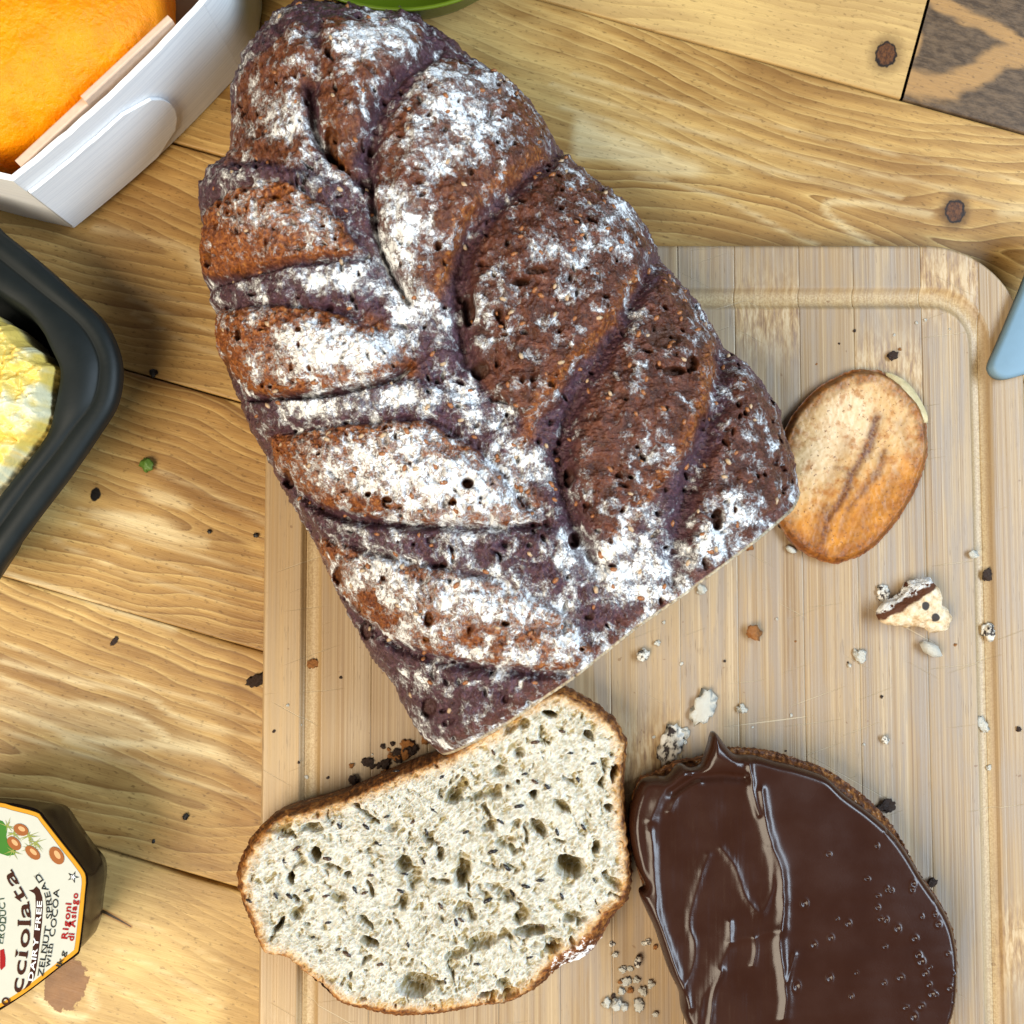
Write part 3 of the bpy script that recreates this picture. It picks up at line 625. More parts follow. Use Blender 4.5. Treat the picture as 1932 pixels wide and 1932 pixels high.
# foot of the cut face lies on the straight line between the two corners
s1 = np.where(oncut, 0.995, 1.004); s2 = np.where(oncut, 0.985, 0.985); s3 = np.where(oncut, 0.98, 0.93)
V, F = patch(X, Y, Z, [(s1, 0.026), (s2, 0.0195), (s3, BZ + 0.0004)], lc)
nb = len(b); ccut = np.r_[rimcut.ravel() * .75, np.tile(oncut.astype(float), 3)]
ccut[b[oncut]] = 0.6
def ext(a, v=0.0): return np.r_[a.ravel(), np.full(nb * 3, v)]
def crust():
    k = M('floured_crust'); P = k.obj()
    fl, sk, tn, ct, pt = (k.attr(a) for a in ('flour', 'skin', 'torn', 'cut', 'pit'))
    n1 = k.noise(P, 210, 6, 0.62, 0.4); n2 = k.noise(P, 620, 5, 0.62); n3 = k.noise(P, 1500, 4, 0.6)
    brown = k.ramp(n1, [(0.28, (0.040, 0.012, 0.007)), (0.46, (0.060, 0.017, 0.010)), (0.62, (0.115, 0.033, 0.015)), (0.78, (0.20, 0.066, 0.024))])
    rust = k.ramp(n2, [(0.30, (0.085, 0.020, 0.005)), (0.44, (0.18, 0.046, 0.008)), (0.58, (0.37, 0.112, 0.016)), (0.73, (0.58, 0.26, 0.060))])
    dark = k.ramp(n2, [(0.28, (0.030, 0.014, 0.017)), (0.5, (0.062, 0.028, 0.046)), (0.7, (0.145, 0.074, 0.104))])  # dark skin; its purple paints the bluish window sheen into the colour
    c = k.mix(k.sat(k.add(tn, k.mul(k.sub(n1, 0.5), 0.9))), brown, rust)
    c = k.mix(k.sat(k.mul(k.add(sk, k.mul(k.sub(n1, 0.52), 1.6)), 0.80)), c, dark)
    sp = k.ss(n3, 0.60, 0.70, 0.0, 0.6); c = k.mix(sp, c, (0.33, 0.15, 0.07))
    # flour: clumps, thin dusting
    a = k.noise(P, 185, 8, 0.66, 0.35); a2 = k.noise(P, 800, 5, 0.65, 0.3); a0 = k.noise(P, 75, 3, 0.5)
    amix = k.add(k.add(k.mul(a, 0.76), k.mul(a2, 0.24)), k.mul(k.sub(a0, 0.5), 0.30))
    th = k.ss(fl, 0.0, 1.05, 0.665, 0.375, False)
    clump = k.ss(amix, k.sub(th, 0.016), k.add(th, 0.036))
    d1 = k.noise(P, 1500, 3, 0.6); th2 = k.ss(fl, 0.0, 1.0, 0.76, 0.46, False)
    dust = k.mul(k.ss(d1, th2, k.add(th2, 0.10)), 0.55)
    veil = k.mul(k.ss(fl, 0.40, 1.0, 0.0, 0.42), k.ss(a2, 0.3, 0.6))
    halo = k.mul(k.ss(amix, k.sub(th, 0.085), k.add(th, 0.02)), k.ss(d1, 0.35, 0.62, 0.25, 0.80))
    f = k.math('MAXIMUM', k.math('MAXIMUM', clump, halo), k.math('MAXIMUM', dust, veil))
    ck = k.math('ABSOLUTE', k.sub(k.noise(P, 150, 3, 0.6, 0.6), 0.5)); f = k.mul(f, k.ss(ck, 0.004, 0.014, 0.30, 1.0))
    crk = k.ss(k.vor(k.vadd(P, k.vmul(k.noise(P, 500, 2, 0.5, 0, True), (0.002, 0.002, 0.002))), 330, 'DISTANCE_TO_EDGE'), 0.01, 0.04, 0.72, 1.0)
    f = k.mul(k.mul(f, crk), k.sub(1.0, k.mul(pt, 0.8)))
    c = k.mix(f, c, k.mix(n2, (0.84, 0.84, 0.84), (0.94, 0.95, 0.96)))
    c = k.mix(k.mul(pt, 0.55), c, (0.05, 0.020, 0.008))
    crumb = k.ramp(n2, [(0.3, (0.30, 0.19, 0.09)), (0.55, (0.60, 0.50, 0.33)), (0.7, (0.70, 0.62, 0.46))])
    c = k.mix(k.ss(ct, 0.2, 0.9), c, crumb)
    k.bump(k.add(k.add(k.mul(n2, 0.7), k.mul(n3, 0.5)), k.mul(f, 0.45)), 0.0009, 1.0)
    return k.done(c, k.ss(f, 0, 1, 0.40, 0.95), k.ss(f, 0, 0.5, 0.38, 0.04))
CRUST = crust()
lb = np.array([lc[0], lc[1], BZ])
loaf = thing('bread_loaf', lb, 'big dark rustic loaf dusted with flour, cut at one end', 'bread')
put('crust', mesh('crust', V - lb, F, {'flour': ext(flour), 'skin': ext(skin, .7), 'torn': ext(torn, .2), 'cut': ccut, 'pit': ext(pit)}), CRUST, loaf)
# the white face of the cut end, standing on the board
cp = np.vstack([V[b][oncut][:, :3]])
# seeds baked into the crust
SV, SF = ico(1); parts = []
Zf = Z.ravel(); Xf = X.ravel(); Yf = Y.ravel(); tf = torn.ravel()
pick = RNG.choice(NL * NL, 420, replace=False)
pick = [i for i in pick if rr.ravel()[i] < 0.94]
def seedmesh(idx, L):
    ps = []
    for i in idx:
        a = RNG.uniform(0, np.pi); s = L * RNG.uniform(.75, 1.15)
        v = SV * [s, s * .58, s * .42]; v = np.c_[v[:, 0] * np.cos(a) - v[:, 1] * np.sin(a), v[:, 0] * np.sin(a) + v[:, 1] * np.cos(a), v[:, 2]]
        ps.append((v + [Xf[i], Yf[i], Zf[i] + s * .1] - lb, SF))
    return join(ps)
for nm, idx, colr in (('seeds', pick[:190], (0.34, 0.13, 0.045)), ('flakes', pick[230:310], (0.52, 0.36, 0.22))):
    o = put('baked_in_' + nm, mesh(nm, *seedmesh(idx, 0.0013)), plain('crust_' + nm, colr, 0.35, 0.3, 900), loaf); o['kind'] = 'stuff'

# ================================================================== CUT SLICE
ST = 0.036
SL = [(440,1661),(447,1631),(466,1592),(496,1558),(530,1537),(595,1519),(659,1498),(724,1468),(788,1442),(838,1424),(887,1395),(939,1365),(982,1330),(1025,1309),(1059,1302),(1093,1315),(1132,1339),(1166,1369),
 (1184,1405),(1182,1446),(1179,1494),(1186,1554),(1192,1610),(1194,1657),(1188,1704),(1162,1734),(1128,1790),(1102,1816),(1059,1833),(1016,1872),(960,1902),(896,1910),(853,1919),(810,1925),(745,1928),(681,1915),(638,1902),
 (608,1876),(573,1846),(539,1816),(496,1807),(479,1782),(462,1739),(449,1704)]
slp = catmull(SL, 6)
so = atp(slp, ST)[::-1]; scn = at(820, 1650, ST)[:2]; NS = 430
X, Y, rr = star_patch(so, scn, NS)
PX, PY = proj(np.stack([X, Y, np.full(X.shape, ST)], -1))
de = dist_poly(PX, PY, slp, True)
# crust is thick low on the right, thin on the upper right
cw = 11 + 24 * np.exp(-(((PX - 1110) / 120) ** 2 + ((PY - 1790) / 90) ** 2)) + 10 * np.exp(-(((PX - 700) / 250) ** 2 + ((PY - 1925) / 60) ** 2)) + 6 * np.exp(-(((PX - 470) / 60) ** 2 + ((PY - 1680) / 120) ** 2))
wob = fbm(X * 300, Y * 300, 3, 3) * 9
crumbm = sst(de + wob * 0.7 - cw, -5, 6)
toast = sst(de + wob - cw, 26, -4)
f1, i1 = worley(X * 300 + fbm(X * 200, Y * 200, 2, 30) * 1.2, Y * 300 + fbm(X * 200, Y * 200, 2, 31) * 1.2, 1)
f2, i2 = worley(X * 620 + fbm(X * 300, Y * 300, 2, 33), Y * 620 + fbm(X * 300, Y * 300, 2, 32), 2)
f3, i3 = worley(X * 140 + Y * 70 + fbm(X * 120, Y * 120, 2, 36) * 1.1, Y * 130 - X * 50 + fbm(X * 120, Y * 120, 2, 37) * 1.1, 4)
R1 = .12 + .42 * i1 ** 2; R2 = .10 + .38 * i2; R3 = .05 + .44 * i3 ** 3
p1 = 1 - sst(f1, .5 * R1, R1); p2 = 1 - sst(f2, .4 * R2, R2); p3 = 1 - sst(f3, .55 * R3, R3)
HOL = [(1076,1635,30,22,15,.009),(1016,1562,24,13,50,.004),(784,1859,36,24,-10,.006),(908,1777,32,16,-15,.004),(1003,1756,36,11,-5,.005),(874,1648,15,27,20,.006),(762,1631,15,19,0,.005),(857,1502,18,14,-20,.004),
 (595,1612,11,15,0,.007),(698,1777,18,9,20,.004),(1160,1459,7,18,15,.006),(1136,1476,7,14,10,.003),(1149,1524,9,8,0,.004),(1110,1386,13,9,30,.004),(1042,1790,17,8,-10,.005),(595,1860,34,10,35,.006),(917,1876,17,7,-15,.006),
 (951,1878,14,6,-15,.005),(1037,1347,15,6,5,.006),(1007,1498,8,11,0,.005),(900,1502,11,8,-40,.003),(943,1455,16,11,-20,.0025),(548,1655,8,12,10,.006),(526,1747,7,20,30,.006),(690,1740,20,8,40,.0025),(760,1700,10,18,10,.003),
 (860,1800,22,12,-20,.003),(640,1690,18,10,30,.002),(740,1560,16,10,-20,.002),(960,1690,18,12,20,.0025),(700,1470,14,5,-25,.005),(830,1610,9,14,10,.003),(1125,1600,10,14,20,.004),(585,1560,22,6,-20,.003),(655,1650,10,8,0,.003),(1080,1730,20,8,-20,.003),(1060,1520,22,10,40,.003),(920,1560,14,12,0,.0025),(980,1420,14,9,-30,.0025)]
hol = np.zeros(X.shape); dz = np.zeros(X.shape)
for (a, b_, ra, rb, an, dep) in HOL:
    ca, sa = math.cos(D2R(an)), math.sin(D2R(an)); u = (PX - a) * ca + (PY - b_) * sa; v = -(PX - a) * sa + (PY - b_) * ca
    q = np.hypot((u + wob * .6) / ra, (v + wob * .5) / rb); e = 1 - sst(q, 0.6, 1.08); dz -= 1.35 * dep * e; hol = np.maximum(hol, e * min(1, dep / .0045))
poro = sst(fbm(X * 90, Y * 90, 2, 40), -0.35, 0.35)
dz -= crumbm * (p1 * 0.0026 * R1 * (0.35 + .65 * poro) + p2 * 0.0009 * R2 + p3 * 0.0075 * R3 * (1 - hol))
rg = 1 - np.abs(fbm((X * .8 + Y * .6) * 230, (Y * .8 - X * .6) * 480, 3, 52, .55)) * 2.6
dz += rg * 0.0004 * crumbm
dz += fbm(X * 450, Y * 450, 4, 44, 0.6) * 0.0004 * crumbm + fbm(X * 60, Y * 60, 2, 45) * 0.0008 + fbm(X * 1300, Y * 1300, 2, 47) * 0.00022
dz -= (1 - crumbm) * (0.0006 + 0.0045 * sst(de / cw, 1.0, 0.0) ** 1.5)
Z = ST + dz
jag = 1 + fbm(np.arctan2(Y - scn[1], X - scn[0]) * 28, rr * 0, 3, 60) * 0.012 * sst(rr, .85, 1)
X = scn[0] + (X - scn[0]) * jag; Y = scn[1] + (Y - scn[1]) * jag
V, F = patch(X, Y, Z, [(1.005, 0.030), (1.004, 0.022), (0.985, BZ + 0.0003)], scn)
nb = 3 * len(border(NS)); fl2 = 0.75 * np.exp(-(((PX - 1100) / 90) ** 2 + ((PY - 1815) / 70) ** 2)) + 0.45 * np.exp(-(((PX - 960) / 90) ** 2 + ((PY - 1905) / 20) ** 2))
pore = np.clip(np.maximum.reduce([hol, p1 * (.22 + 1.0 * R1), p3 * (.2 + 1.3 * R3), p2 * .22]), 0, 1)
def crumbmat():
    k = M('seeded_crumb'); P = k.obj(); cm, ts, po, fl = (k.attr(a) for a in ('crumb', 'toast', 'pore', 'flour'))
    n1 = k.noise(P, 420, 5, 0.62); n2 = k.noise(P, 1300, 4, 0.6); n3 = k.noise(P, 120, 3)
    c = k.mix(k.ss(n1, 0.32, 0.68), (0.32, 0.28, 0.19), (0.60, 0.58, 0.505))
    c = k.mix(k.ss(n3, 0.4, 0.7, 0, 0.35), c, (0.66, 0.62, 0.52))
    c = k.mix(k.ss(po, 0.08, 0.75, 0.0, 0.9), c, k.mix(n1, (0.17, 0.115, 0.030), (0.46, 0.36, 0.16)))
    c = k.mix(k.mul(k.ss(k.attr('strand'), 0.5, 0.95), k.ss(n2, 0.3, 0.6, 0.1, 0.6)), c, (0.72, 0.72, 0.68))
    bran = k.noise(k.vadd(P, k.vmul(k.noise(P, 150, 2, .5, 0, True), (0.004, 0.004, 0))), 900, 2, 0.5)
    c = k.mix(k.ss(bran, 0.69, 0.76, 0, 0.5), c, (0.14, 0.125, 0.12))
    tc = k.ramp(n1, [(0.3, (0.40, 0.165, 0.025)), (0.6, (0.64, 0.35, 0.085)), (0.75, (0.70, 0.48, 0.20))])
    c = k.mix(k.mul(ts, k.ss(n2, 0.3, 0.6, 0.5, 0.9)), c, tc)
    cr = k.ramp(n1, [(0.30, (0.018, 0.006, 0.003)), (0.44, (0.12, 0.036, 0.010)), (0.58, (0.34, 0.125, 0.025)), (0.74, (0.52, 0.26, 0.07))])
    cr = k.mix(k.mul(k.attr('outer'), k.ss(n1, 0.66, 0.40, 0.25, 0.9)), cr, k.mix(n2, (0.016, 0.006, 0.004), (0.13, 0.042, 0.014)))
    c = k.mix(cm, cr, c)
    a = k.noise(P, 420, 7, 0.68); th = k.ss(fl, 0, 1, 0.72, 0.40, False); f = k.ss(a, th, k.add(th, 0.04))
    c = k.mix(k.mul(f, k.sub(1.0, cm)), c, (0.78, 0.75, 0.72))
    k.bump(k.add(n1, k.mul(n2, 0.6)), 0.00045, 1.0)
    return k.done(c, k.ss(cm, 0, 1, 0.5, 0.7), 0.25, Subsurface_Weight=k.mul(cm, 0.45), Subsurface_Radius=(0.0028, 0.0018, 0.0010), Subsurface_Scale=1.0)
CRUMB = crumbmat()
sb = np.array([scn[0], scn[1], BZ])
slice_ = thing('bread_slice', sb, 'plain cut slice of pale seeded bread lying on the board below the loaf', 'bread slice')
put('slice_body', mesh('slice_body', V - sb, F, {'crumb': np.r_[crumbm.ravel(), np.zeros(nb)], 'toast': np.r_[toast.ravel(), np.zeros(nb)], 'pore': np.r_[(pore * crumbm).ravel(), np.zeros(nb)], 'flour': np.r_[fl2.ravel(), np.full(nb, .25)], 'strand': np.r_[np.clip(rg, 0, 1).ravel(), np.zeros(nb)], 'outer': np.r_[sst(de + wob * .4, cw * .62, 1).ravel(), np.ones(nb)]}), CRUMB, slice_)
SEED = mesh('seed', SV * [0.0019, 0.0007, 0.0006], SF); SEEDM = [plain('dark_seed', (0.022, 0.017, 0.018), 0.3, 0.3), plain('brown_seed', (0.075, 0.035, 0.018), 0.3, 0.3)]
hs = [(805,1570),(713,1592),(800,1625),(831,1708),(945,1550),(957,1637),(840,1648),(870,1735),(967,1690),(992,1672),(1020,1660),(688,1685),(670,1680),(755,1680),(765,1650),(617,1620),(835,1465),(745,1460),(1033,1485),(1009,1475),
 (990,1460),(1000,1805),(640,1790),(655,1800),(520,1690),(470,1700),(545,1690),(615,1690),(860,1740),(930,1605),(1075,1420),(930,1420),(1090,1470),(730,1540),(690,1560),(780,1550),(1050,1570),(1060,1690),(1120,1660),(560,1600),(535,1625),
 (620,1740),(590,1770),(720,1820),(840,1850),(900,1820),(960,1830),(1020,1745),(880,1570),(980,1520),(1120,1440),(1010,1400),(820,1530),(640,1560),(580,1680),(700,1650),(770,1780),(920,1700),(1100,1560),(1060,1380)]
xs_, ys_, zs_ = X.ravel(), Y.ravel(), Z.ravel()
for k, (a, b_) in enumerate(hs):
    p = at(a, b_, ST)[:2]; i = np.argmin((xs_ - p[0]) ** 2 + (ys_ - p[1]) ** 2); s = random.uniform(.7, 1.15)
    put('seed', SEED, SEEDM[k % 4 == 3], slice_, np.array([xs_[i], ys_[i], zs_[i] + 0.0001]) - sb, (random.uniform(-.3, .3), random.uniform(-.3, .3), random.uniform(-1.4, .6)), (s, s, s))

# ================================================================== SPREAD SLICE
SO = [(1327,1442),(1288,1448),(1249,1468),(1216,1482),(1202,1512),(1196,1547),(1196,1590),(1206,1640),(1222,1690),(1245,1770),(1266,1832),(1296,1900),(1330,1990),(1400,2070),(1520,2110),(1660,2090),(1760,2020),(1808,1930),(1817,1836),(1812,1777),(1796,1734),(1773,1695),
 (1744,1655),(1718,1606),(1691,1563),(1651,1520),(1601,1481),(1562,1458),(1523,1446),(1476,1431),(1429,1424),(1382,1424)]
ZS = 0.034
op = catmull(SO, 6); o3 = atp(op, ZS); o3 = o3[::-1]
bc = at(1500, 1760, ZS)[:2]; NB = 240
X, Y, rr = star_patch(o3, bc, NB)
Z = ZS - 0.0035 + fbm(X * 300, Y * 300, 3, 70) * 0.0012 - 0.003 * sst(rr, 0.95, 1.0)
jag = 1 + fbm(np.arctan2(Y - bc[1], X - bc[0]) * 40, rr * 0, 3, 61) * 0.014 * sst(rr, .9, 1)
X = bc[0] + (X - bc[0]) * jag; Y = bc[1] + (Y - bc[1]) * jag
V, F = patch(X, Y, Z, [(1.008, 0.028), (1.004, 0.021), (0.985, BZ + 0.0003)], bc); nb = 3 * len(border(NB)); z0_ = np.zeros(NB * NB + nb)
cb = np.array([bc[0], bc[1], BZ])
choc = thing('spread_bread_slice', cb, 'bread slice covered with glossy dark chocolate spread at the board edge', 'bread slice')
put('slice_body', mesh('slice_body', V - cb, F, {'crumb': z0_, 'toast': z0_ + .6, 'pore': z0_, 'flour': z0_ + .28, 'outer': z0_ + .85}), CRUMB, choc)
SPO = [(1350,1383),(1338,1415),(1326,1446),(1306,1452),(1285,1446),(1262,1468),(1240,1470),(1213,1478),(1198,1512),(1190,1550),(1192,1590),(1204,1640),(1219,1676),(1208,1690),(1222,1725),(1238,1760),(1262,1832),(1284,1880),(1292,1925),(1330,1990),(1400,2060),(1520,2095),(1660,2075),(1752,2010),(1803,1925),(1813,1836),(1808,1777),
 (1795,1736),(1772,1697),(1743,1655),(1717,1612),(1688,1574),(1646,1536),(1600,1502),(1570,1474),(1545,1462),(1500,1448),(1470,1441),(1429,1430),(1395,1428),(1378,1416)]
ZP = 0.0365
sp_px = catmull(SPO, 6); o3 = atp(sp_px, ZP)[::-1]; NP = 400
X, Y, rr = star_patch(o3, bc, NP); PX, PY = proj(np.stack([X, Y, np.full(X.shape, ZP)], -1))
de = dist_poly(PX, PY, sp_px, True)
Z = np.full(X.shape, ZP) + fbm(X * 35, Y * 35, 2, 80) * 0.0003
RID = [([(1413,1430),(1417,1476),(1424,1515),(1430,1535)], 5, .0014), ([(1436,1492),(1444,1547),(1456,1594),(1472,1640),(1477,1703),(1470,1758),(1474,1812),(1481,1867),(1478,1920)], 8, .0020),
 ([(1228,1570),(1232,1620),(1237,1680),(1238,1719),(1261,1789),(1288,1867),(1300,1900)], 7, 0.00114), ([(1362,1601),(1390,1640),(1405,1687),(1433,1722),(1452,1691),(1458,1640),(1450,1600)], 6, 0.00072),
 ([(1335,1613),(1316,1672),(1300,1738),(1310,1781),(1304,1828),(1288,1866)], 6, 0.00078), ([(1470,1752),(1421,1765),(1382,1777),(1359,1820),(1343,1851),(1323,1890),(1316,1960)], 9, 0.00090), ([(1378,1740),(1376,1775)], 5, .001),
 ([(1423,1769),(1427,1795),(1419,1820)], 4, .001), ([(1226,1545),(1249,1496),(1288,1462),(1308,1450)], 10, .0018), ([(1262,1530),(1280,1500),(1320,1476)], 5, .0009), ([(1345,1395),(1355,1425),(1385,1440)], 14, .0022),
 ([(1360,1830),(1345,1880),(1338,1940)], 5, .0012), ([(1500,1800),(1486,1850)], 4, .0006), ([(1210,1500),(1200,1560),(1212,1640),(1222,1690),(1250,1770),(1285,1860)], 10, .0008)]
w2 = fbm(X * 120, Y * 120, 2, 81) * 6
for pl, w, h in RID:
    pl = catmull(pl, 6, False); dd = dist_poly(PX + w2 * .5, PY + w2 * .3, pl); s = np.linspace(0, 1, len(pl))
    Z += h * 0.8 * (0.68 * np.exp(-(dd / (w * 1.15)) ** 1.7) + 0.14 * np.exp(-(dd / (w * 3.2)) ** 2))
Z -= 0.0015 * np.exp(-(dist_poly(PX, PY, [(1269,1495),(1310,1468),(1366,1464),(1405,1468)]) / 9) ** 2)
# knife strokes
ls = sst(PX + w2, 1475, 1430) * sst(PY, 1470, 1520)
Z += ls * (fbm(PX / 5.5, PY / 160.0, 2, 84) * 0.000035 + fbm(PX / 30, PY / 200, 2, 85) * 0.00012 + fbm(X * 110, Y * 110, 2, 87) * .0002)
Z += (1 - ls) * fbm(PX / 260, PY / 40, 2, 86) * 0.00012
for k in range(60):
    a, b_ = (RNG.normal(1745, 45), RNG.uniform(1560, 1930)) if k < 42 else (RNG.uniform(1480, 1700), RNG.uniform(1560, 1900))
    r = RNG.uniform(2.2, 6); q = np.hypot((PX - a) / r, (PY - b_) / (r * RNG.uniform(.8, 1.6)))
    Z += np.exp(-(q - 1) ** 2 * 3) * 0.00018 - np.exp(-q ** 2 * 2) * 0.00045
Z -= 0.0048 * (1 - np.sqrt(np.clip(1 - (1 - np.clip(de / 16, 0, 1)) ** 2, 0, 1)))
V, F = patch(X, Y, Z, [(0.998, 0.0300)], bc)
k = M('chocolate_spread'); n = k.noise(k.obj(), 60, 3); n2 = k.noise(k.obj(), 1500, 2)
k.bump(n2, 0.00004, 0.5)
CHOC = k.done(k.mix(n, (0.022, 0.0064, 0.0032), (0.038, 0.0125, 0.0062)), k.ss(n, 0.3, 0.7, 0.22, 0.30), 0.36)
put('chocolate_layer', mesh('chocolate_layer', V - cb, F), CHOC, choc)

# ================================================================== FRIED SLICE
FR = [(1496,786),(1519,757),(1545,731),(1578,711),(1609,698),(1645,696),(1674,703),(1702,720),(1725,745),(1741,768),(1750,796),(1754,835),(1750,873),(1738,907),(1720,945),(1686,995),(1650,1033),(1617,1052),(1579,1063),(1552,1058),(1513,1038),(1486,1011),(1467,973),(1456,930),(1460,880),(1476,830)]
ZF = 0.0208
fp = catmull(FR, 6); o3 = atp(fp, ZF)[::-1]; fc = at(1610, 880, ZF)[:2]; NF = 200
X, Y, rr = star_patch(o3, fc, NF)
jag = 1 + fbm(np.arctan2(Y - fc[1], X - fc[0]) * 9, rr * 0, 3, 95) * .022 * sst(rr, .7, 1)
X = fc[0] + (X - fc[0]) * jag; Y = fc[1] + (Y - fc[1]) * jag
PX, PY = proj(np.stack([X, Y, np.full(X.shape, ZF)], -1)); de = dist_poly(PX, PY, fp, True)
wob = fbm(X * 200, Y * 200, 3, 90) * 10
Z = ZF - 0.0022 * sst(de, 12, 0) + fbm(X * 80, Y * 80, 3, 91) * 0.0006 + fbm(X * 500, Y * 500, 2, 92) * .00025 
VE = [([(1652,790),(1640,840),(1612,885),(1590,940),(1560,985),(1548,1040)], 11, 1.0), ([(1668,850),(1655,890),(1625,930),(1600,960)], 10, .8), ([(1612,885),(1570,880)], 6, .6), ([(1560,960),(1545,1010),(1552,1050)], 16, .7), ([(1600,960),(1590,1000)], 9, .5), ([(1690,900),(1665,960)], 16, .5), ([(1600,830),(1560,930)], 14, .3), ([(1640,960),(1600,1040)], 18, .5), ([(1700,800),(1720,860)], 12, .35)]
vein = np.zeros(X.shape)
for pl, w, a in VE:
    e = np.exp(-((dist_poly(PX, PY, catmull(pl, 4, False)) + wob * .7) / w) ** 2); vein = np.maximum(vein, a * e); Z -= 0.00012 * e * a
pale = np.exp(-(((PX - 1605 + wob) / 62) ** 2 + ((PY - 790 + wob) / 62) ** 2)) + .55 * np.exp(-(((PX - 1540) / 50) ** 2 + ((PY - 880) / 60) ** 2))
rim = np.sqrt(sst(de + wob * 1.5, 34, 2))
warm = np.clip(sst(PX * 0.5 + PY - 1690 + wob * 3, -60, 120), 0, 1)
V, F = patch(X, Y, Z, [(1.004, 0.0188), (0.99, BZ + 0.0005)], fc); nb = 2 * len(border(NF))
k = M('fried_flesh'); P = k.obj(); n1 = k.noise(P, 170, 5, .6); n2 = k.noise(P, 800, 4, .6)
c = k.mix(k.ss(k.add(k.attr('warm'), k.sub(n1, .5)), 0.1, 0.9), (0.62, 0.385, 0.165), (0.56, 0.225, 0.028))
c = k.mix(k.ss(k.attr('pale'), 0.25, 0.75, 0, .9), c, (0.76, 0.55, 0.32))
c = k.mix(k.ss(n1, .5, .75, 0, .45), c, (0.45, 0.15, 0.014))
c = k.mix(k.mul(k.attr('vein'), k.ss(n2, .3, .6, .7, 1.0)), c, (0.115, 0.032, 0.008))
c = k.mix(k.mul(k.attr('rim'), k.ss(n1, .3, .6, .7, 1.0)), c, k.mix(k.ss(n2, .35, .65), (0.075, 0.018, 0.003), (0.30, 0.085, 0.008)))
c = k.mix(k.ss(k.add(k.attr('rim'), k.mul(k.sub(n2, .5), .5)), .86, 1.12, 0, .8), c, (0.11, 0.033, 0.006))
blo = k.noise(P, 330, 5, .65); c = k.mix(k.ss(blo, .50, .66, 0, .65), c, (0.36, 0.125, 0.016))
c = k.mix(k.ss(n2, .61, .69, 0, .8), c, (0.14, 0.045, 0.01))
k.bump(k.add(n1, k.mul(n2, .5)), 0.0003, .8)
FRY = k.done(c, k.ss(n1, .3, .7, .42, .55), 0.35)
fb_ = np.array([fc[0], fc[1], BZ])
fry = thing('fried_vegetable_slice', fb_, 'golden brown oval fried vegetable slice lying right of the loaf', 'fried slice')
put('flesh', mesh('flesh', V - fb_, F, {a: np.r_[v.ravel(), np.full(nb, f)] for a, v, f in (('warm', warm, .6), ('pale', pale, 0), ('vein', vein, 0), ('rim', rim, 1))}), FRY, fry)
# pale rind showing along its upper right side
rp = catmull([(1668,703),(1700,712),(1724,735),(1744,768),(1752,792),(1742,800),(1716,775),(1690,745)], 4)
q = atp(rp, 0.0185)[::-1]; n = len(q); cq = q.mean(0)
V, F = loft([np.c_[q[:, :2], np.full(n, BZ + .0004)], np.c_[cq[:2] + (q[:, :2] - cq[:2]) * 1.01, np.full(n, .0178)], np.c_[cq[:2] + (q[:, :2] - cq[:2]) * .93, np.full(n, .0190)]], True, True, True)
put('rind', mesh('rind', V - fb_, F), plain('pale_rind', (0.62, 0.50, 0.27), .4, .25, 400, bump=.0004), fry)

# ================================================================== WHITE WOODEN BOX WITH ORANGE CHEESE
BH = 0.050
bx = [(476,-60),(489,45),(454,134),(139,429),(-200,322),(-330,80),(-200,-220),(250,-320)]
Bb = atp(bx, 0.0008)[:, :2]; bcn = Bb.mean(0)
box = thing('wooden_cheese_box', (bcn[0], bcn[1], 0), 'white many-sided box of thin painted wood at upper left', 'box')
bo = np.array([bcn[0], bcn[1], 0])
def painted():
    k = M('white_painted_veneer'); u, v = k.attr('u'), k.attr('v')
    n = k.noise(k.vec(k.mul(u, 18.0), k.mul(v, 1100.0), 0), 1, 4, .6); n2 = k.noise(k.vec(k.mul(u, 30.0), k.mul(v, 90.0), 4.0), 1, 3)
    c = k.mix(k.ss(n, .35, .7), (0.86, 0.87, 0.88), (0.74, 0.755, 0.78)); c = k.mix(k.ss(n2, .5, .75, 0, .4), c, (0.88, 0.87, 0.85))
    k.bump(n, .00015, .7); return k.done(c, 0.5, .4)
WP = painted()
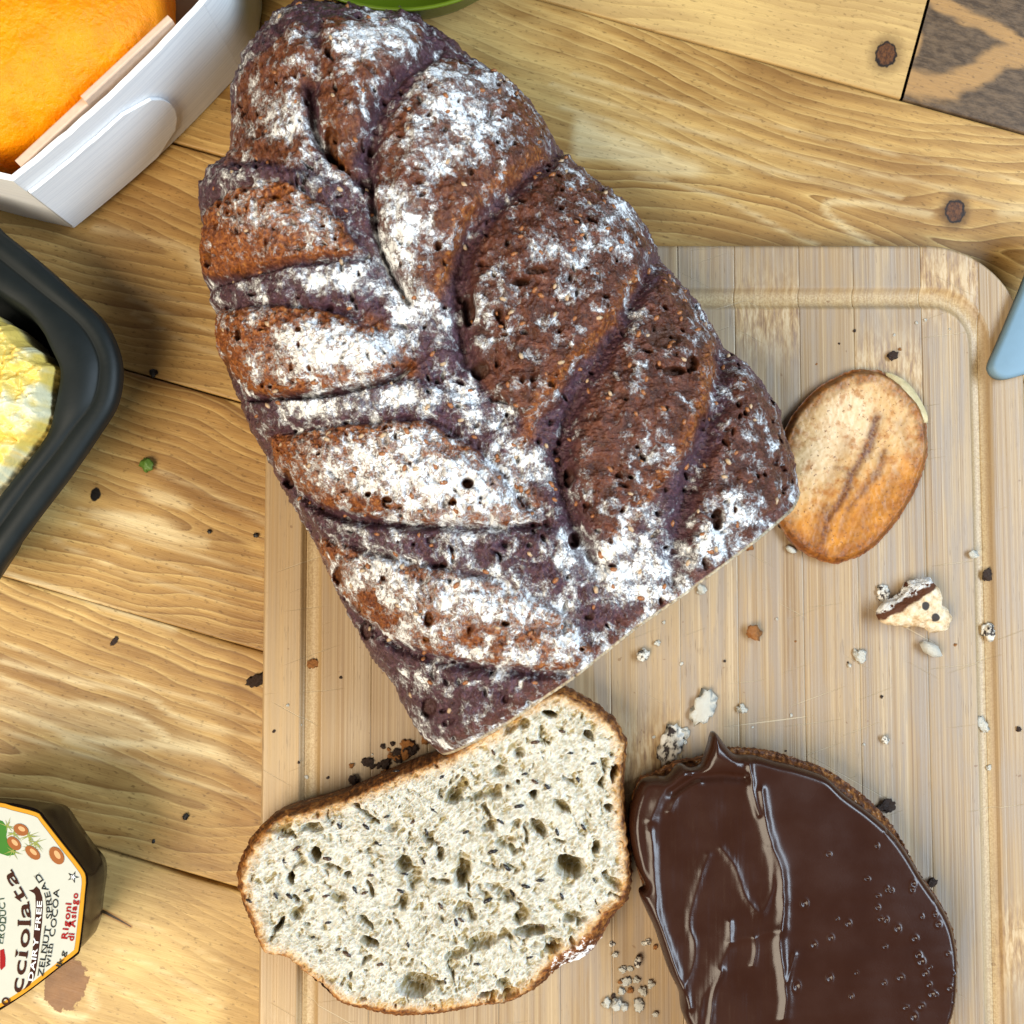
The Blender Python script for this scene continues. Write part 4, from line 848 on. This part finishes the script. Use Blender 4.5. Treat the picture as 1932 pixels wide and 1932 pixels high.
def panel(p0, p1, z0, z1, th=0.0022, out=0.0, lean=0.0, nu=26, nv=8, name='side_panel', round_end=False, edge_noise=0.0005, bow=0.0022, u_off=0.0):
    """upright veneer panel from p0 to p1 (world xy); OUT pushes it outward, LEAN moves its top outward"""
    p0 = np.array(p0); p1 = np.array(p1); t_ = (p1 - p0); L = np.linalg.norm(t_); t_ /= L; nr = np.array([t_[1], -t_[0]])
    if (nr @ ((p0 + p1) / 2 - bcn)) < 0: nr = -nr
    V = []; U = []; Vv = []
    for side in (0, 1):
        for i in range(nu):
            for j in range(nv):
                u = i / (nu - 1) * L; w = j / (nv - 1); h = z1 - z0; zz = z0 + w * h
                if round_end:   # half-round free end at u = 0
                    zr = (w - .5) * 2; uu = h * .5 * (1 - math.sqrt(max(0, 1 - zr * zr))) * .9; u = uu + (L - uu) * i / (nu - 1)
                if j == nv - 1: zz += fbm(np.array(u * 160.0), np.array(out * 999), 2, 3) * edge_noise
                xy = p0 + t_ * u + nr * (out + lean * w + bow * math.sin(math.pi * min(1, max(0, (u + u_off) / (L + u_off)))) + (0 if side == 0 else -th))
                V.append((xy[0], xy[1], zz)); U.append(u); Vv.append(zz)
    def id_(s, i, j): return s * nu * nv + i * nv + j
    F = []
    for i in range(nu - 1):
        for j in range(nv - 1):
            F.append((id_(0, i, j), id_(0, i + 1, j), id_(0, i + 1, j + 1), id_(0, i, j + 1))); F.append((id_(1, i, j), id_(1, i, j + 1), id_(1, i + 1, j + 1), id_(1, i + 1, j)))
        F.append((id_(0, i, nv - 1), id_(0, i + 1, nv - 1), id_(1, i + 1, nv - 1), id_(1, i, nv - 1))); F.append((id_(0, i, 0), id_(1, i, 0), id_(1, i + 1, 0), id_(0, i + 1, 0)))
    for j in range(nv - 1):
        F.append((id_(0, 0, j), id_(0, 0, j + 1), id_(1, 0, j + 1), id_(1, 0, j))); F.append((id_(0, nu - 1, j), id_(1, nu - 1, j), id_(1, nu - 1, j + 1), id_(0, nu - 1, j + 1)))
    return put(name, mesh(name, np.array(V) - bo, F, {'u': U, 'v': Vv}, smooth=False), WP, box)
for i in range(len(bx)):
    j = (i + 1) % len(bx)
    panel(Bb[i], Bb[j], 0.0008, BH, out=0.0002)
# overlapping tongue that closes the hoop, and the inner ply
pS0, pS1 = Bb[2], Bb[3]; tdir = (pS1 - pS0)
panel(pS0 + tdir * 0.34, pS1 - tdir * 0.005, 0.004, BH - 0.0095, th=0.0014, out=0.0020, name='tongue', round_end=True, u_off=float(np.linalg.norm(tdir)) * 0.34)
inn = atp(bx, 0.0008)[:, :2]; inn = bcn + (inn - bcn) * 0.955
PLY = plain('bare_ply_edge', (0.70, 0.50, 0.36), .6, .12, 500, bump=.0002)
def strip(p0, p1, z1, th): 
    p0 = np.array(p0); p1 = np.array(p1); t_ = (p1 - p0) / np.linalg.norm(p1 - p0); nr = np.array([t_[1], -t_[0]])
    return prism(np.array([p0, p1, p1 + nr * th, p0 + nr * th]), .004, z1, .0006)
put('inner_ply', mesh('inner_ply', (lambda v, f: (v - bo, f))(*strip(inn[2] + (inn[3] - inn[2]) * .12, inn[2] + (inn[3] - inn[2]) * .60, BH + .0012, .0026))[0], strip(inn[2], inn[3], BH, .0026)[1], smooth=False), PLY, box)
put('inner_ply', mesh('inner_ply', strip(inn[2] + (inn[3] - inn[2]) * .50, inn[2] + (inn[3] - inn[2]) * .97, BH - .0015, .0034)[0] - bo, strip(inn[2], inn[3], BH, .0034)[1], smooth=False), PLY, box)
V, F = prism(bcn + (Bb - bcn) * .97, 0.0012, 0.0035); put('box_floor', mesh('box_floor', V - bo, F, smooth=False), plain('box_floor_wood', (0.16, 0.11, 0.07)), box)
CH = [(280,-60),(296,25),(293,72),(274,110),(230,145),(165,196),(90,243),(15,278),(-60,285),(-140,255),(-190,160),(-200,20),(-150,-120),(0,-190),(180,-190),(270,-130)]
zch = 0.040
cp_ = catmull(CH, 6); o3 = atp(cp_, zch)[::-1]; cc = at(40, 60, zch)[:2]; NC = 260
# keep it inside the box
X, Y, rr = star_patch(o3, cc, NC)
Z = zch + 0.020 * (1 - rr ** 2.6) ** 0.75 - .002 + fbm(X * 45, Y * 45, 2, 100) * .0014 + fbm(X * 300, Y * 300, 2, 101) * .0003 + fbm(X * 700, Y * 700, 2, 102) * .0002
V, F = patch(X, Y, Z, [(1.012, .030), (1.0, .015), (0.96, .0037)], cc)
k = M('orange_rind'); P = k.obj(); n1 = k.noise(P, 90, 4, .6); n2 = k.noise(P, 700, 4, .65); n3 = k.noise(P, 330, 3, .6)
c = k.mix(k.ss(n1, .3, .7), (0.88, 0.245, 0.001), (0.92, 0.315, 0.001)); c = k.mix(k.ss(n2, .70, .80, 0, .8), c, (0.95, 0.70, 0.30))
k.bump(k.add(n3, k.mul(n2, .8)), .0007, 1.0)
CHM = k.done(c, k.ss(n2, .3, .7, .28, .45), .3)
cb2 = np.array([cc[0], cc[1], .0037])
tag(put('orange_cheese', mesh('orange_cheese', V - cb2, F), CHM, None, cb2), 'bright orange round cheese with moist pitted rind inside the white box', 'cheese')

# ================================================================== BLACK TRAY WITH FOOD
tc = np.array([-150, 745.])
def full(half): h = np.array(half, float); return np.vstack([h, 2 * tc - h])
OUT = full([(-60,388),(0,435),(41,467),(90,508),(137,552),(186,598),(213,648),(223,700),(213,760),(180,815),(125,895),(60,980),(0,1062),(-60,1140)])
RG = full([(-60,446),(0,490),(40,522),(82,556),(130,594),(160,625),(181,664),(187,700),(175,757),(140,804),(100,858),(60,908),(0,990),(-60,1070)])
INN = full([(-60,512),(0,552),(46,582),(77,618),(96,656),(112,690),(114,715),(104,770),(92,815),(62,858),(25,905),(0,936),(-60,1005)])
NT = 160
def tr(poly, z, sc=1.0): 
    p = resample(catmull(poly, 8), NT, True); w = at(p[:, 0], p[:, 1], z); c_ = w.mean(0); w[:, :2] = c_[:2] + (w[:, :2] - c_[:2]) * sc; return w[::-1]
tb = np.r_[at(*tc, 0)[:2], 0.0]
rings = [tr(OUT, .034, .80), tr(OUT, .034, .985), tr(OUT, .034)]
rings[0][:, 2] = .0006; rings[1][:, 2] = .027; rings[2][:, 2] = .0285
r4 = tr(OUT, .0345, .988); r5 = tr(RG, .0345, 1.012); r6 = tr(RG, .033); r7 = tr(RG, .0345, .985); r8 = tr(INN, .0338, 1.03); r9 = tr(INN, .0330); r9b = tr(INN, .033, .97); r9b[:, 2] = .028; r10 = tr(INN, .033, .88); r10[:, 2] = .004
V, F = loft(rings + [r4, r5, r6, r7, r8, r9, r9b, r10], True, True, True)
tray = thing('plastic_food_tray', tb, 'black plastic food tray with wide rounded rim at left edge', 'tray')
BLK = plain('black_plastic', (0.009, 0.012, 0.012), .5, .15, 120, spec=.25)
put('tray_shell', mesh('tray_shell', V - tb, F), BLK, tray)
FO = [(-40,585),(0,605),(27,618),(38,636),(66,658),(84,676),(108,692),(106,712),(97,741),(103,782),(98,806),(80,826),(60,848),(41,872),(16,905),(-30,940),(-110,940),(-190,860),(-200,720),(-140,620)]
zf = .030; fp = catmull(FO, 6); o3 = atp(fp, zf)[::-1]; fc2 = at(-40, 765, zf)[:2]; NG = 240
X, Y, rr = star_patch(o3, fc2, NG); PX, PY = proj(np.stack([X, Y, np.full(X.shape, zf)], -1))
jag = 1 + fbm(np.arctan2(Y - fc2[1], X - fc2[0]) * 6, rr * 0, 2, 110, .6) * .05 * sst(rr, .6, 1)
X = fc2[0] + (X - fc2[0]) * jag; Y = fc2[1] + (Y - fc2[1]) * jag
big = fbm(X * 70, Y * 70, 4, 111, .55)
ck = (1 - np.abs(fbm(X * 60, Y * 60, 2, 116)) * 5).clip(0, 1) ** 2
Z = .033 + .010 * (1 - rr ** 3) ** .6 + big * .006 + fbm(X * 320, Y * 320, 3, 113) * .0012 - .0012 * ck + fbm(X * 130, Y * 130, 2, 118, .5) * .0014 - .004 * sst(rr, .9, 1)
yel = sst(-big + fbm(X * 30, Y * 30, 2, 115) * .8 + sst(PX * .4 - PY + 715, -90, 60) * .5, 0.05, .5)
V, F = patch(X, Y, Z, [(1.0, .018), (.95, .0042)], fc2); nb = 2 * len(border(NG))
k = M('creamy_egg_food'); P = k.obj(); n1 = k.noise(P, 200, 5, .6); n2 = k.noise(P, 900, 3, .6)
c = k.mix(k.sat(k.add(k.attr('yellow'), k.mul(k.sub(n1, .5), .4))), (0.80, 0.74, 0.47), (0.80, 0.58, 0.13)); c = k.mix(k.ss(n2, .7, .77, 0, .5), c, (0.2, .13, .03))
k.bump(k.add(n1, k.mul(n2, .4)), .0005, 1)
fb2 = np.array([fc2[0], fc2[1], .0042])
tag(put('creamy_egg_food', mesh('creamy_egg_food', V - fb2, F, {'yellow': np.r_[yel.ravel(), np.full(nb, .2)]}), k.done(c, .32, .5), None, fb2), 'lumpy pale yellow creamy food heaped in the black tray', 'food')

# ================================================================== JAR
TZ = 0.044
JO = [(-160,1500),(-60,1503),(0,1508),(63,1516),(101,1522),(131,1563),(162,1606),(186,1637),(190,1668),(184,1713),(178,1765),(168,1786),(141,1806),(47,1880),(-20,1925),(-160,1985),(-230,1900),(-260,1740),(-230,1580)]
JT = [(-160,1506),(-60,1508),(0,1513),(40,1518),(72,1528),(88,1545),(122,1590),(154,1632),(166,1655),(163,1690),(159,1732),(152,1790),(146,1802),(118,1822),(47,1876),(-20,1915),(-150,1970),(-215,1890),(-240,1740),(-215,1590)]
NJ = 200
jo = resample(catmull(JO, 6), NJ, True); jt = resample(catmull(JT, 6), NJ, True)
r2 = at(jo[:, 0], jo[:, 1], .022)[::-1]; r4_ = at(jt[:, 0], jt[:, 1], TZ)[::-1]
jc = r2.mean(0)[:2]
r2[:, :2] = jc + (r2[:, :2] - jc) * .955
def sc_(r, s, z): q = r.copy(); q[:, :2] = jc + (q[:, :2] - jc) * s; q[:, 2] = z; return q
r3 = r2 * .35 + r4_ * .65; r3[:, 2] = .0385; r3b = r2 * .1 + r4_ * .9; r3b[:, 2] = .0428
V, F = loft([sc_(r2, .86, .0006), sc_(r2, .94, .004), sc_(r2, .985, .012), r2, sc_(r2, .992, .031), r3, r3b, r4_], True, True, True)
jb = np.array([jc[0], jc[1], 0])
jar = thing('spread_jar', jb, 'glass jar of dark hazelnut spread with cream label at lower left', 'jar')
k = M('jar_glass'); n = k.noise(k.obj(), 60, 3)
JG = k.done(k.mix(n, (0.006, 0.0025, 0.0018), (0.011, 0.005, 0.003)), .22, .25)
put('glass_body', mesh('glass_body', V - jb, F), JG, jar)
LBm = [(-150,1511),(-60,1512),(0,1515),(23,1521),(68,1533),(80,1545),(117,1592),(150,1634),(161,1655),(159,1690),(155,1732),(148,1788),(143,1799),(117,1819),(47,1873),(0,1901),(-60,1930),(-150,1962),(-200,1880),(-225,1740),(-200,1595)]
def flat(name, px, z, th, mat, parent, closed_n=3, smooth=False):
    q = atp(catmull(px, closed_n) if closed_n > 1 else px, z)[:, :2]
    V, F = prism(q, z - th, z); return put(name, mesh(name, V - jb, F, smooth=False), mat, parent)
BORDER = plain('ochre_ink', (0.60, 0.27, 0.02), .7, .08, spec=.1)
lc_px = np.array(LBm, float); cen = np.array([0, 1720.]); 
in_px = []
for p in lc_px: 
    dv = p - cen; in_px.append(p - dv / np.linalg.norm(dv) * 8.0)
lab = flat('label', in_px, TZ + .0006, .0004, plain('cream_paper', (0.52, 0.515, 0.44), .75, .04, spec=.1), jar)
flat('label_border', LBm, TZ + .0004, .0006, BORDER, lab)
ZL = TZ + .0008
INK = {k: plain('ink_' + k, c, .75, .06, spec=.1) for k, c in (('brown', (0.045, 0.014, 0.008)), ('black', (0.02, 0.02, 0.018)), ('red', (0.30, 0.012, 0.012)), ('green', (0.05, 0.17, 0.025)), ('white', (.8, .8, .78)), ('nut', (0.30, 0.10, 0.03)), ('pale', (0.62, 0.34, 0.16)), ('olive', (0.26, 0.28, 0.07)), ('darkgreen', (.03, .06, .03)))}
def z6(p): return [(a * .2344, 1479 + b * .2344) for a, b in p]
flat('banner', z6([(190,1660),(225,1600),(258,1400),(272,1200),(288,1000),(285,900),(275,882),(232,856),(268,850),(292,824),(318,850),(340,915),(345,990),(338,1110),(318,1290),(298,1450),(276,1560),(235,1625)]), TZ + .0007, .0003, INK['brown'], lab, 1)
glyphs = {}
def prep(chars):
    objs = []
    for (ch, off) in chars:
        cu = bpy.data.curves.new('glyph', 'FONT'); cu.body = ch; cu.size = 1.0; cu.offset = off; cu.resolution_u = 3
        o = bpy.data.objects.new('glyph', cu); COL.objects.link(o); objs.append((ch, off, o, cu))
    dg = bpy.context.evaluated_depsgraph_get(); dg.update()
    for ch, off, o, cu in objs:
        ev = o.evaluated_get(dg); me = ev.to_mesh()
        V = np.array([v.co[:] for v in me.vertices]); F = [tuple(p.vertices) for p in me.polygons]; glyphs[(ch, off)] = (V, F); ev.to_mesh_clear()
    for ch, off, o, cu in objs: bpy.data.objects.remove(o); bpy.data.curves.remove(cu)
LINES = [('cciolata', .014, [(172,1690),(196,1560),(224,1350),(245,1150),(240,1010),(218,925),(176,845),(95,690)], 104, 'brown', 'serif', .95),
 ('o', .014, [(55,1795),(90,1740)], 95, 'brown', 'serif', .95), ('DAIRY FREE', .02, [(262,1590),(292,1400),(312,1230),(330,1060),(338,945)], 40, 'white', '', 1.0),
 ('ZELNUT SPREAD', .008, [(345,1560),(372,1380),(398,1210),(418,1040),(408,905),(370,810),(315,722)], 46, 'black', 'serif', 1.0), ('with COCOA', .008, [(398,1480),(425,1310),(458,1090),(476,850)], 46, 'black', 'serif', 1.0),
 ('Rigoni', .03, [(540,1252),(574,962)], 48, 'red', '', 1.0), ('di Asiago', .03, [(592,1268),(628,882)], 48, 'red', '', 1.0), ('PRODUCT', .006, [(22,1290),(48,1080),(30,900)], 50, 'darkgreen', 'serif', 1.0), ('1kg', .01, [(488,1480),(532,1350)], 42, 'black', '', 1.0)]
prep({(c, l[1]) for l in LINES for c in l[0] if c != ' '})
for txt, off, path, hgt, ink, style, _ in LINES:
    path = np.array(z6(path)); pth = resample(catmull(path, 8, False) if len(path) > 2 else path, 200); hp = hgt * .2344
    S = np.r_[0, np.cumsum(np.linalg.norm(np.diff(pth, axis=0), axis=1))]
    ws = [0.35 if c == ' ' else np.ptp(glyphs[(c, off)][0][:, 0]) for c in txt]; gap = .10
    tot = sum(ws) + gap * (len(txt) - 1); kx = S[-1] / tot; pos = 0; ps = []
    for c, w in zip(txt, ws):
        if c != ' ':
            Vg, Fg = glyphs[(c, off)]; x = (Vg[:, 0] - Vg[:, 0].min()) * kx; cx_ = pos * kx + w * kx / 2
            i = int(np.clip(np.searchsorted(S, cx_), 1, 199)); p = pth[i]; tg = pth[min(i + 6, 199)] - pth[max(i - 6, 0)]; tg /= np.linalg.norm(tg); up = np.array([tg[1], -tg[0]])
            ky = hp / .70
            parts_ = [(x - w * kx / 2, Vg[:, 1] * ky)]
            Q = p[None] + np.outer(x - w * kx / 2, tg) + np.outer(Vg[:, 1] * ky, up)
            ps.append((at(Q[:, 0], Q[:, 1], ZL) - jb, Fg))
            if style == 'serif' and c in 'iltaPRDHNTUhwE':
                top = Vg[:, 1].max() * ky; feet = []
                if c in 'ilPRhNHtaED' : feet.append((0.0, .03 * ky))
                if c in 'ilPRDHNTUh' : feet.append((top, -.03 * ky))
                for (yy, hh) in feet:
                    ex = w * kx * (.75 if c in 'il' else .55)
                    xs4 = np.array([-ex, ex, ex, -ex]); ex_y = np.array([yy, yy, yy + hh * 1.6, yy + hh * 1.6])
                    Q = p[None] + np.outer(xs4, tg) + np.outer(ex_y, up); ps.append((at(Q[:, 0], Q[:, 1], ZL + .00005) - jb, [(0, 1, 2, 3) if hh > 0 else (3, 2, 1, 0)]))
        pos += w + gap
    put('lettering', mesh('lettering', *join(ps), smooth=False), INK[ink], lab)
def ell(cx, cy, rx, ry, an, n=18): return [(cx + rx * math.cos(t) * math.cos(an) - ry * math.sin(t) * math.sin(an), cy + rx * math.cos(t) * math.sin(an) + ry * math.sin(t) * math.cos(an)) for t in np.linspace(0, 2 * np.pi, n, endpoint=False)]
ps = []
for k_ in range(70):
    a = random.uniform(0, 6.28); cx, cy = random.choice([(60, 340), (110, 400), (230, 420), (290, 470), (250, 520), (100, 540)]); L = random.uniform(40, 100); w = 5
    e = np.array([math.cos(a), math.sin(a)]); f_ = np.array([-e[1], e[0]]) * w
    Q = np.array(z6([tuple(np.array([cx, cy]) + f_), tuple(np.array([cx, cy]) - f_), tuple(np.array([cx, cy]) + e * L)])); ps.append((at(Q[:, 0], Q[:, 1], TZ + .00070 + k_ * 1e-6) - jb, [(0, 1, 2)]))
put('printed_husk', mesh('printed_husk', *join(ps), smooth=False), INK['olive'], lab)
flat('printed_leaf', z6([(-40,280),(20,300),(60,350),(50,420),(60,470),(130,520),(120,570),(60,580),(0,560),(-60,500)]), TZ + .00069, .0002, INK['green'], lab, 1)
for (cx, cy, rx, ry, an) in ((168,370,62,44,.5), (112,480,66,42,.8), (262,555,72,40,.75), (455,578,78,50,1.0)):
    flat('printed_nut', z6(ell(cx, cy, rx, ry, an)), TZ + .0009, .0003, INK['nut'], lab, 1); flat('printed_shine', z6(ell(cx + 6, cy - 8, rx * .5, ry * .4, an, 12)), TZ + .00095, .0002, INK['pale'], lab, 1)
star = []
for i in range(10):
    a = math.pi / 5 * i - 1.2; r_ = 48 if i % 2 == 0 else 17; star.append((588 + r_ * math.cos(a), 750 + r_ * math.sin(a)))
flat('printed_star', z6(star), TZ + .0008, .0002, INK['black'], lab, 1); flat('star_middle', z6([(588 + (x - 588) * .55, 750 + (y - 750) * .55) for x, y in star]), TZ + .0009, .0002, INK['white'], lab, 1)
flat('printed_swoosh', z6([(0,1340),(30,1330),(42,1400),(40,1470),(10,1500),(0,1480)]), TZ + .0008, .0002, INK['red'], lab, 1)

# ================================================================== GREEN BOWL, BLUE HANDLE
gz = .052; gc = at(757, -300, gz); grd = abs(at(757, 22, gz)[1] - gc[1])
prof = [(.45, .0008), (.55, .002), (.75, .018), (.90, .036), (.985, .0505), (1.0, .052), (.985, .0525), (.965, .051), (.86, .034), (.70, .017), (.4, .006)]
n = 96; an = np.linspace(0, 2 * np.pi, n, endpoint=False)
V, F = loft([np.c_[grd * r_ * np.cos(an), grd * r_ * np.sin(an), np.full(n, z_)] for r_, z_ in prof], True, True, True)
tag(put('bowl', mesh('bowl', V, F), plain('lime_plastic', (0.10, 0.155, 0.004), .4, .05), None, (gc[0], gc[1], 0)), 'lime green bowl just showing its rim beyond the top of the loaf', 'bowl')
BL = [(1932,543),(1910,596),(1888,648),(1873,683),(1874,698),(1884,709),(1902,713),(1932,706),(1962,694),(1980,660),(2020,560),(2080,420),(2040,395),(1990,405)]
q = atp(catmull(BL, 4), .0215)[:, :2]; V, F = prism(q, .0166, .0212, .0016); hb = np.array([*q.mean(0), .0166])
tag(put('knife_handle', mesh('knife_handle', V - hb, F), plain('pale_blue_plastic', (0.17, 0.28, 0.37), .6, .06), None, hb), 'light blue rounded knife handle lying over the board corner', 'knife')

# ================================================================== CRUMBS
IV, IF = ico(2)
def lump_mesh(name, seed, flatn=.6, sub=3):
    v, f = ico(sub); r = 1 + .85 * fbm(v[:, 0] * 1.2 + seed * 3.1, v[:, 1] * 1.2 + v[:, 2] * 1.7, 4, seed, .65); v = v * r[:, None]; v[:, 2] *= flatn; v[:, 2] -= v[:, 2].min(); return mesh(name, v, f)
LM = [lump_mesh('crumb', s, f) for s, f in ((1, .5), (2, .36), (3, .45), (4, .28))]
OV = mesh('grain', (lambda v: np.c_[v[:, :2] * [1, .55], v[:, 2] * .45 + .45])(SV), SF)
CM = {'pale': plain('pale_crumb', (0.74, 0.70, 0.60), .7, .2, 900, bump=.0004), 'dark': plain('dark_crumb', (0.045, 0.02, 0.01), .5, .4, 900, bump=.0004), 'rust': plain('rust_crumb', (0.42, 0.16, 0.035), .5, .4, 900, bump=.0004), 'mixed': None, 'green': plain('herb_green', (0.10, 0.19, 0.02), .5, .4, 900), 'black': plain('black_speck', (0.012, 0.009, 0.008), .5, .3)}
k = M('mixed_crumb'); n = k.noise(k.obj(), 1.6, 4, .6); CM['mixed'] = k.done(k.ramp(n, [(.42, (.03, .02, .018)), (.5, (.55, .50, .42)), (.7, (.8, .77, .70))]), .7, .3)
def crumb(px, py, r, kind, label, name='bread_crumb', group=None, z=None, me=None, asp=1.0, rot=None, cat='crumb'):
    if z is None:
        p = at(px, py, BZ); z = float(board_z(p[0], p[1])) if (p[0] > bl and p[1] < bt) else 0.0
    p = at(px, py, z); s = r / 4840 * (0.72 if kind in ('dark', 'black') else 0.92)
    o = put(name, me or random.choice(LM), CM[kind], None, (p[0], p[1], z - s * .04), (0, 0, rot if rot is not None else random.uniform(0, 6.28)), (s * asp, s, s))
    return tag(o, label, cat, group)
crumb(1665,1117,12,'mixed','black and white crumb just left of the broken crust chunk')
crumb(1752,1224,25,'pale','long cream flake with dark tip below the broken crust chunk', me=OV, rot=-.55, asp=1.1)
crumb(1620,1236,10,'pale','small white crumb lower left of the broken crust chunk', asp=1.4, rot=-.9)
crumb(1866,1190,15,'mixed','white crumb lodged in the right hand groove of the board')
crumb(1860,1085,11,'dark','dark brown crumb in the right hand groove above the white one', asp=1.4, rot=1.2)
crumb(1834,1046,8,'pale','tiny white crumb at the inner rim of the right hand groove')
crumb(1420,1193,13,'rust','rust orange crust crumb in the open middle of the board')
crumb(1212,1236,11,'mixed','dark speckled crumb close below the cut edge of the loaf')
crumb(1240,1213,5,'pale','pin sized pale crumb near the cut edge of the loaf')
crumb(1322,1113,9,'pale','whitish crumb against the right part of the cut loaf edge')
crumb(1491,1037,13,'pale','white rice shaped grain beside the fried slice', me=OV, rot=-.5)
crumb(1473,994,10,'dark','dark seed between loaf corner and fried slice', me=OV, name='seed', cat='seed')
crumb(1412,1030,8,'rust','orange crumb under the right corner of the loaf')
crumb(1328,1331,21,'pale','large fluffy white crumb above the chocolate covered slice', asp=1.25, rot=1.2)
crumb(1398,1337,8,'pale','small cream crumb right of the large fluffy white crumb')
crumb(1266,1400,22,'mixed','two coloured crumb between plain slice and chocolate slice', asp=1.3, rot=1.3)
crumb(1291,1384,10,'pale','white crumb touching the two coloured crumb on its upper right')
crumb(1290,1400,5,'pale','tiniest crumb right of the two coloured crumb')
crumb(1853,1368,9,'pale','white crumb in lower part of the right hand groove', asp=1.4, rot=-1.0)
crumb(1864,1448,5,'pale','cream speck low in the right hand groove')
crumb(1682,672,9,'dark','brown fleck above the fried slice', asp=1.5, rot=.3)
crumb(1921,1376,6,'dark','dark speck near the right frame edge on the board')
crumb(1668,1395,7,'mixed','grey fleck right of the chocolate peak')
crumb(1672,1520,13,'dark','dark crumb on board beside the right rim of the chocolate slice', asp=1.6, rot=.2)
crumb(1757,1664,10,'dark','dark crumb stuck against the right side of the chocolate slice')
crumb(1203,1812,15,'mixed','slate dark seed among the pale crumbs between both slices', me=OV, rot=1.3, name='seed', cat='seed')
crumb(590,1252,9,'rust','reddish brown crumb in the left hand groove of the board')
crumb(280,877,11,'green','small green herb leaf piece on the table below the tray', name='herb_piece', z=0.0, cat='herb', asp=1.3, rot=-1.0)
crumb(291,704,10,'black','black speck at the plank seam right of the tray', z=0.0, cat='speck', name='speck')
crumb(351,1540,6,'black','black speck on the table above the jar', z=0.0, asp=1.5, rot=.9, cat='speck', name='speck')
crumb(217,1209,6.5,'dark','small brown curl on the table between tray and board', z=0.0, asp=1.6, rot=1.0, cat='speck', name='speck')
crumb(486,1283,15,'dark','brown bark like crumb against the left edge of the board', z=0.0, cat='crumb', asp=1.3, me=LM[3], rot=.5)
crumb(438,254,9,'black','dark seed beside the upper left flank of the loaf', z=0.0, name='seed', cat='seed', me=OV)
crumb(396,1003,5,'black','black dot on the pale worn patch of the table', z=0.0, name='speck', cat='speck')
crumb(484,1010,6,'black','black dot on the table close to the board left edge', z=0.0, name='speck', cat='speck')
crumb(290,1587,4,'black','tiny dot right of the jar shoulder on the table', z=0.0, name='speck', cat='speck')
for (a, b_, r, kd) in ((1160,1800,6,'pale'),(1154,1780,6,'mixed'),(1175,1829,8,'pale'),(1188,1827,6,'pale'),(1182,1851,10,'pale'),(1200,1848,7,'pale'),(1172,1870,8,'pale'),(1190,1868,7,'rust'),(1212,1868,9,'pale'),(1144,1892,11,'pale'),(1163,1893,12,'pale'),(1176,1897,9,'pale'),(1205,1894,12,'pale'),(1228,1855,8,'pale'),(1157,1880,7,'dark'),(1223,1777,7,'mixed'),(1236,1786,5,'rust'),(1170,1852,5,'rust'),(1236,1912,6,'pale'),(1215,1780,5,'pale')):
    w_ = {'pale': 'white', 'mixed': 'black and white', 'rust': 'orange', 'dark': 'dark brown'}[kd]
    crumb(a, b_, r * .8, kd, w_ + ' loose crumb scattered on board between plain and chocolate slices', group=w_ + ' crumbs between the two slices')
for i in range(24):
    t_ = i / 23; a = 688 + t_ * 110 + random.gauss(0, 12); b_ = 1452 - t_ * 62 + random.gauss(0, 13); r = random.uniform(3, 12)
    kd = random.choice(['dark', 'dark', 'rust']); w_ = 'dark brown' if kd == 'dark' else 'rust coloured'
    crumb(a, b_, r, kd, w_ + ' crust flake sprinkled left of where loaf meets plain slice', group=w_ + ' crust flakes beside the plain slice')
for i in range(34):
    a, b_ = random.choice([(random.uniform(1230, 1830), random.uniform(1120, 1420)), (random.uniform(1450, 1830), random.uniform(1100, 1400)), (random.uniform(1500, 1830), random.uniform(600, 690)), (random.uniform(510, 740), random.uniform(1180, 1480))])
    kd = random.choice(['pale', 'pale', 'dark', 'rust']); w_ = {'pale': 'whitish', 'dark': 'blackish', 'rust': 'orange brown'}[kd]
    crumb(a, b_, random.uniform(1.6, 3.4), kd, w_ + ' speck of crumb lying loose on the bare bamboo', group=w_ + ' specks of crumb on the bamboo')
# broken chunk of crust and crumb
v, f = ico(4); pz = v.copy()
r_ = 1 + .30 * fbm(v[:, 0] * 1.6 + 5, v[:, 1] * 1.6 + v[:, 2], 4, 121, .6) + .10 * fbm(v[:, 0] * 6, v[:, 1] * 6 + v[:, 2] * 5, 2, 122)
tri = 1 - .28 * np.cos(3 * (np.arctan2(v[:, 1], v[:, 0]) - 0.5)) * (1 - np.abs(v[:, 2]))
v = v * (r_ * tri)[:, None]; v *= [0.0112, 0.0088, 0.0046]; v[:, 2] -= v[:, 2].min()
k = M('broken_chunk'); P = k.obj(); x, y, z = k.xyz(P); n = k.noise(P, 420, 4, .6); n2 = k.noise(P, 260, 3)
c = k.ramp(n, [(.3, (.42, .26, .12)), (.5, (.68, .52, .33)), (.7, (.78, .68, .52))])
sd = k.add(k.add(k.mul(x, -0.6), k.mul(y, 0.8)), k.mul(k.sub(n2, .5), .004))
c = k.mix(k.ss(sd, .0025, .0036), c, (0.085, 0.026, 0.008)); c = k.mix(k.mul(k.ss(sd, .0052, .0060), k.ss(n, .38, .46)), c, (.80, .79, .76))
for (hx, hy) in ((.0012, .0010), (.0052, -.0028)):
    q = k.math('SQRT', k.add(k.math('POWER', k.sub(x, hx), 2.0), k.math('POWER', k.sub(y, hy), 2.0))); c = k.mix(k.ss(q, .0013, .0018, 1, 0), c, (.045, .035, .03))
k.bump(n, .001, 1)
p = at(1722, 1146, BZ)
tag(put('bread_chunk', mesh('bread_chunk', v, f), k.done(c, .7, .3), None, (p[0], p[1], BZ - .0003), (0, 0, -.1)), 'broken chunk of floured crust and tan crumb below the fried slice', 'bread chunk')
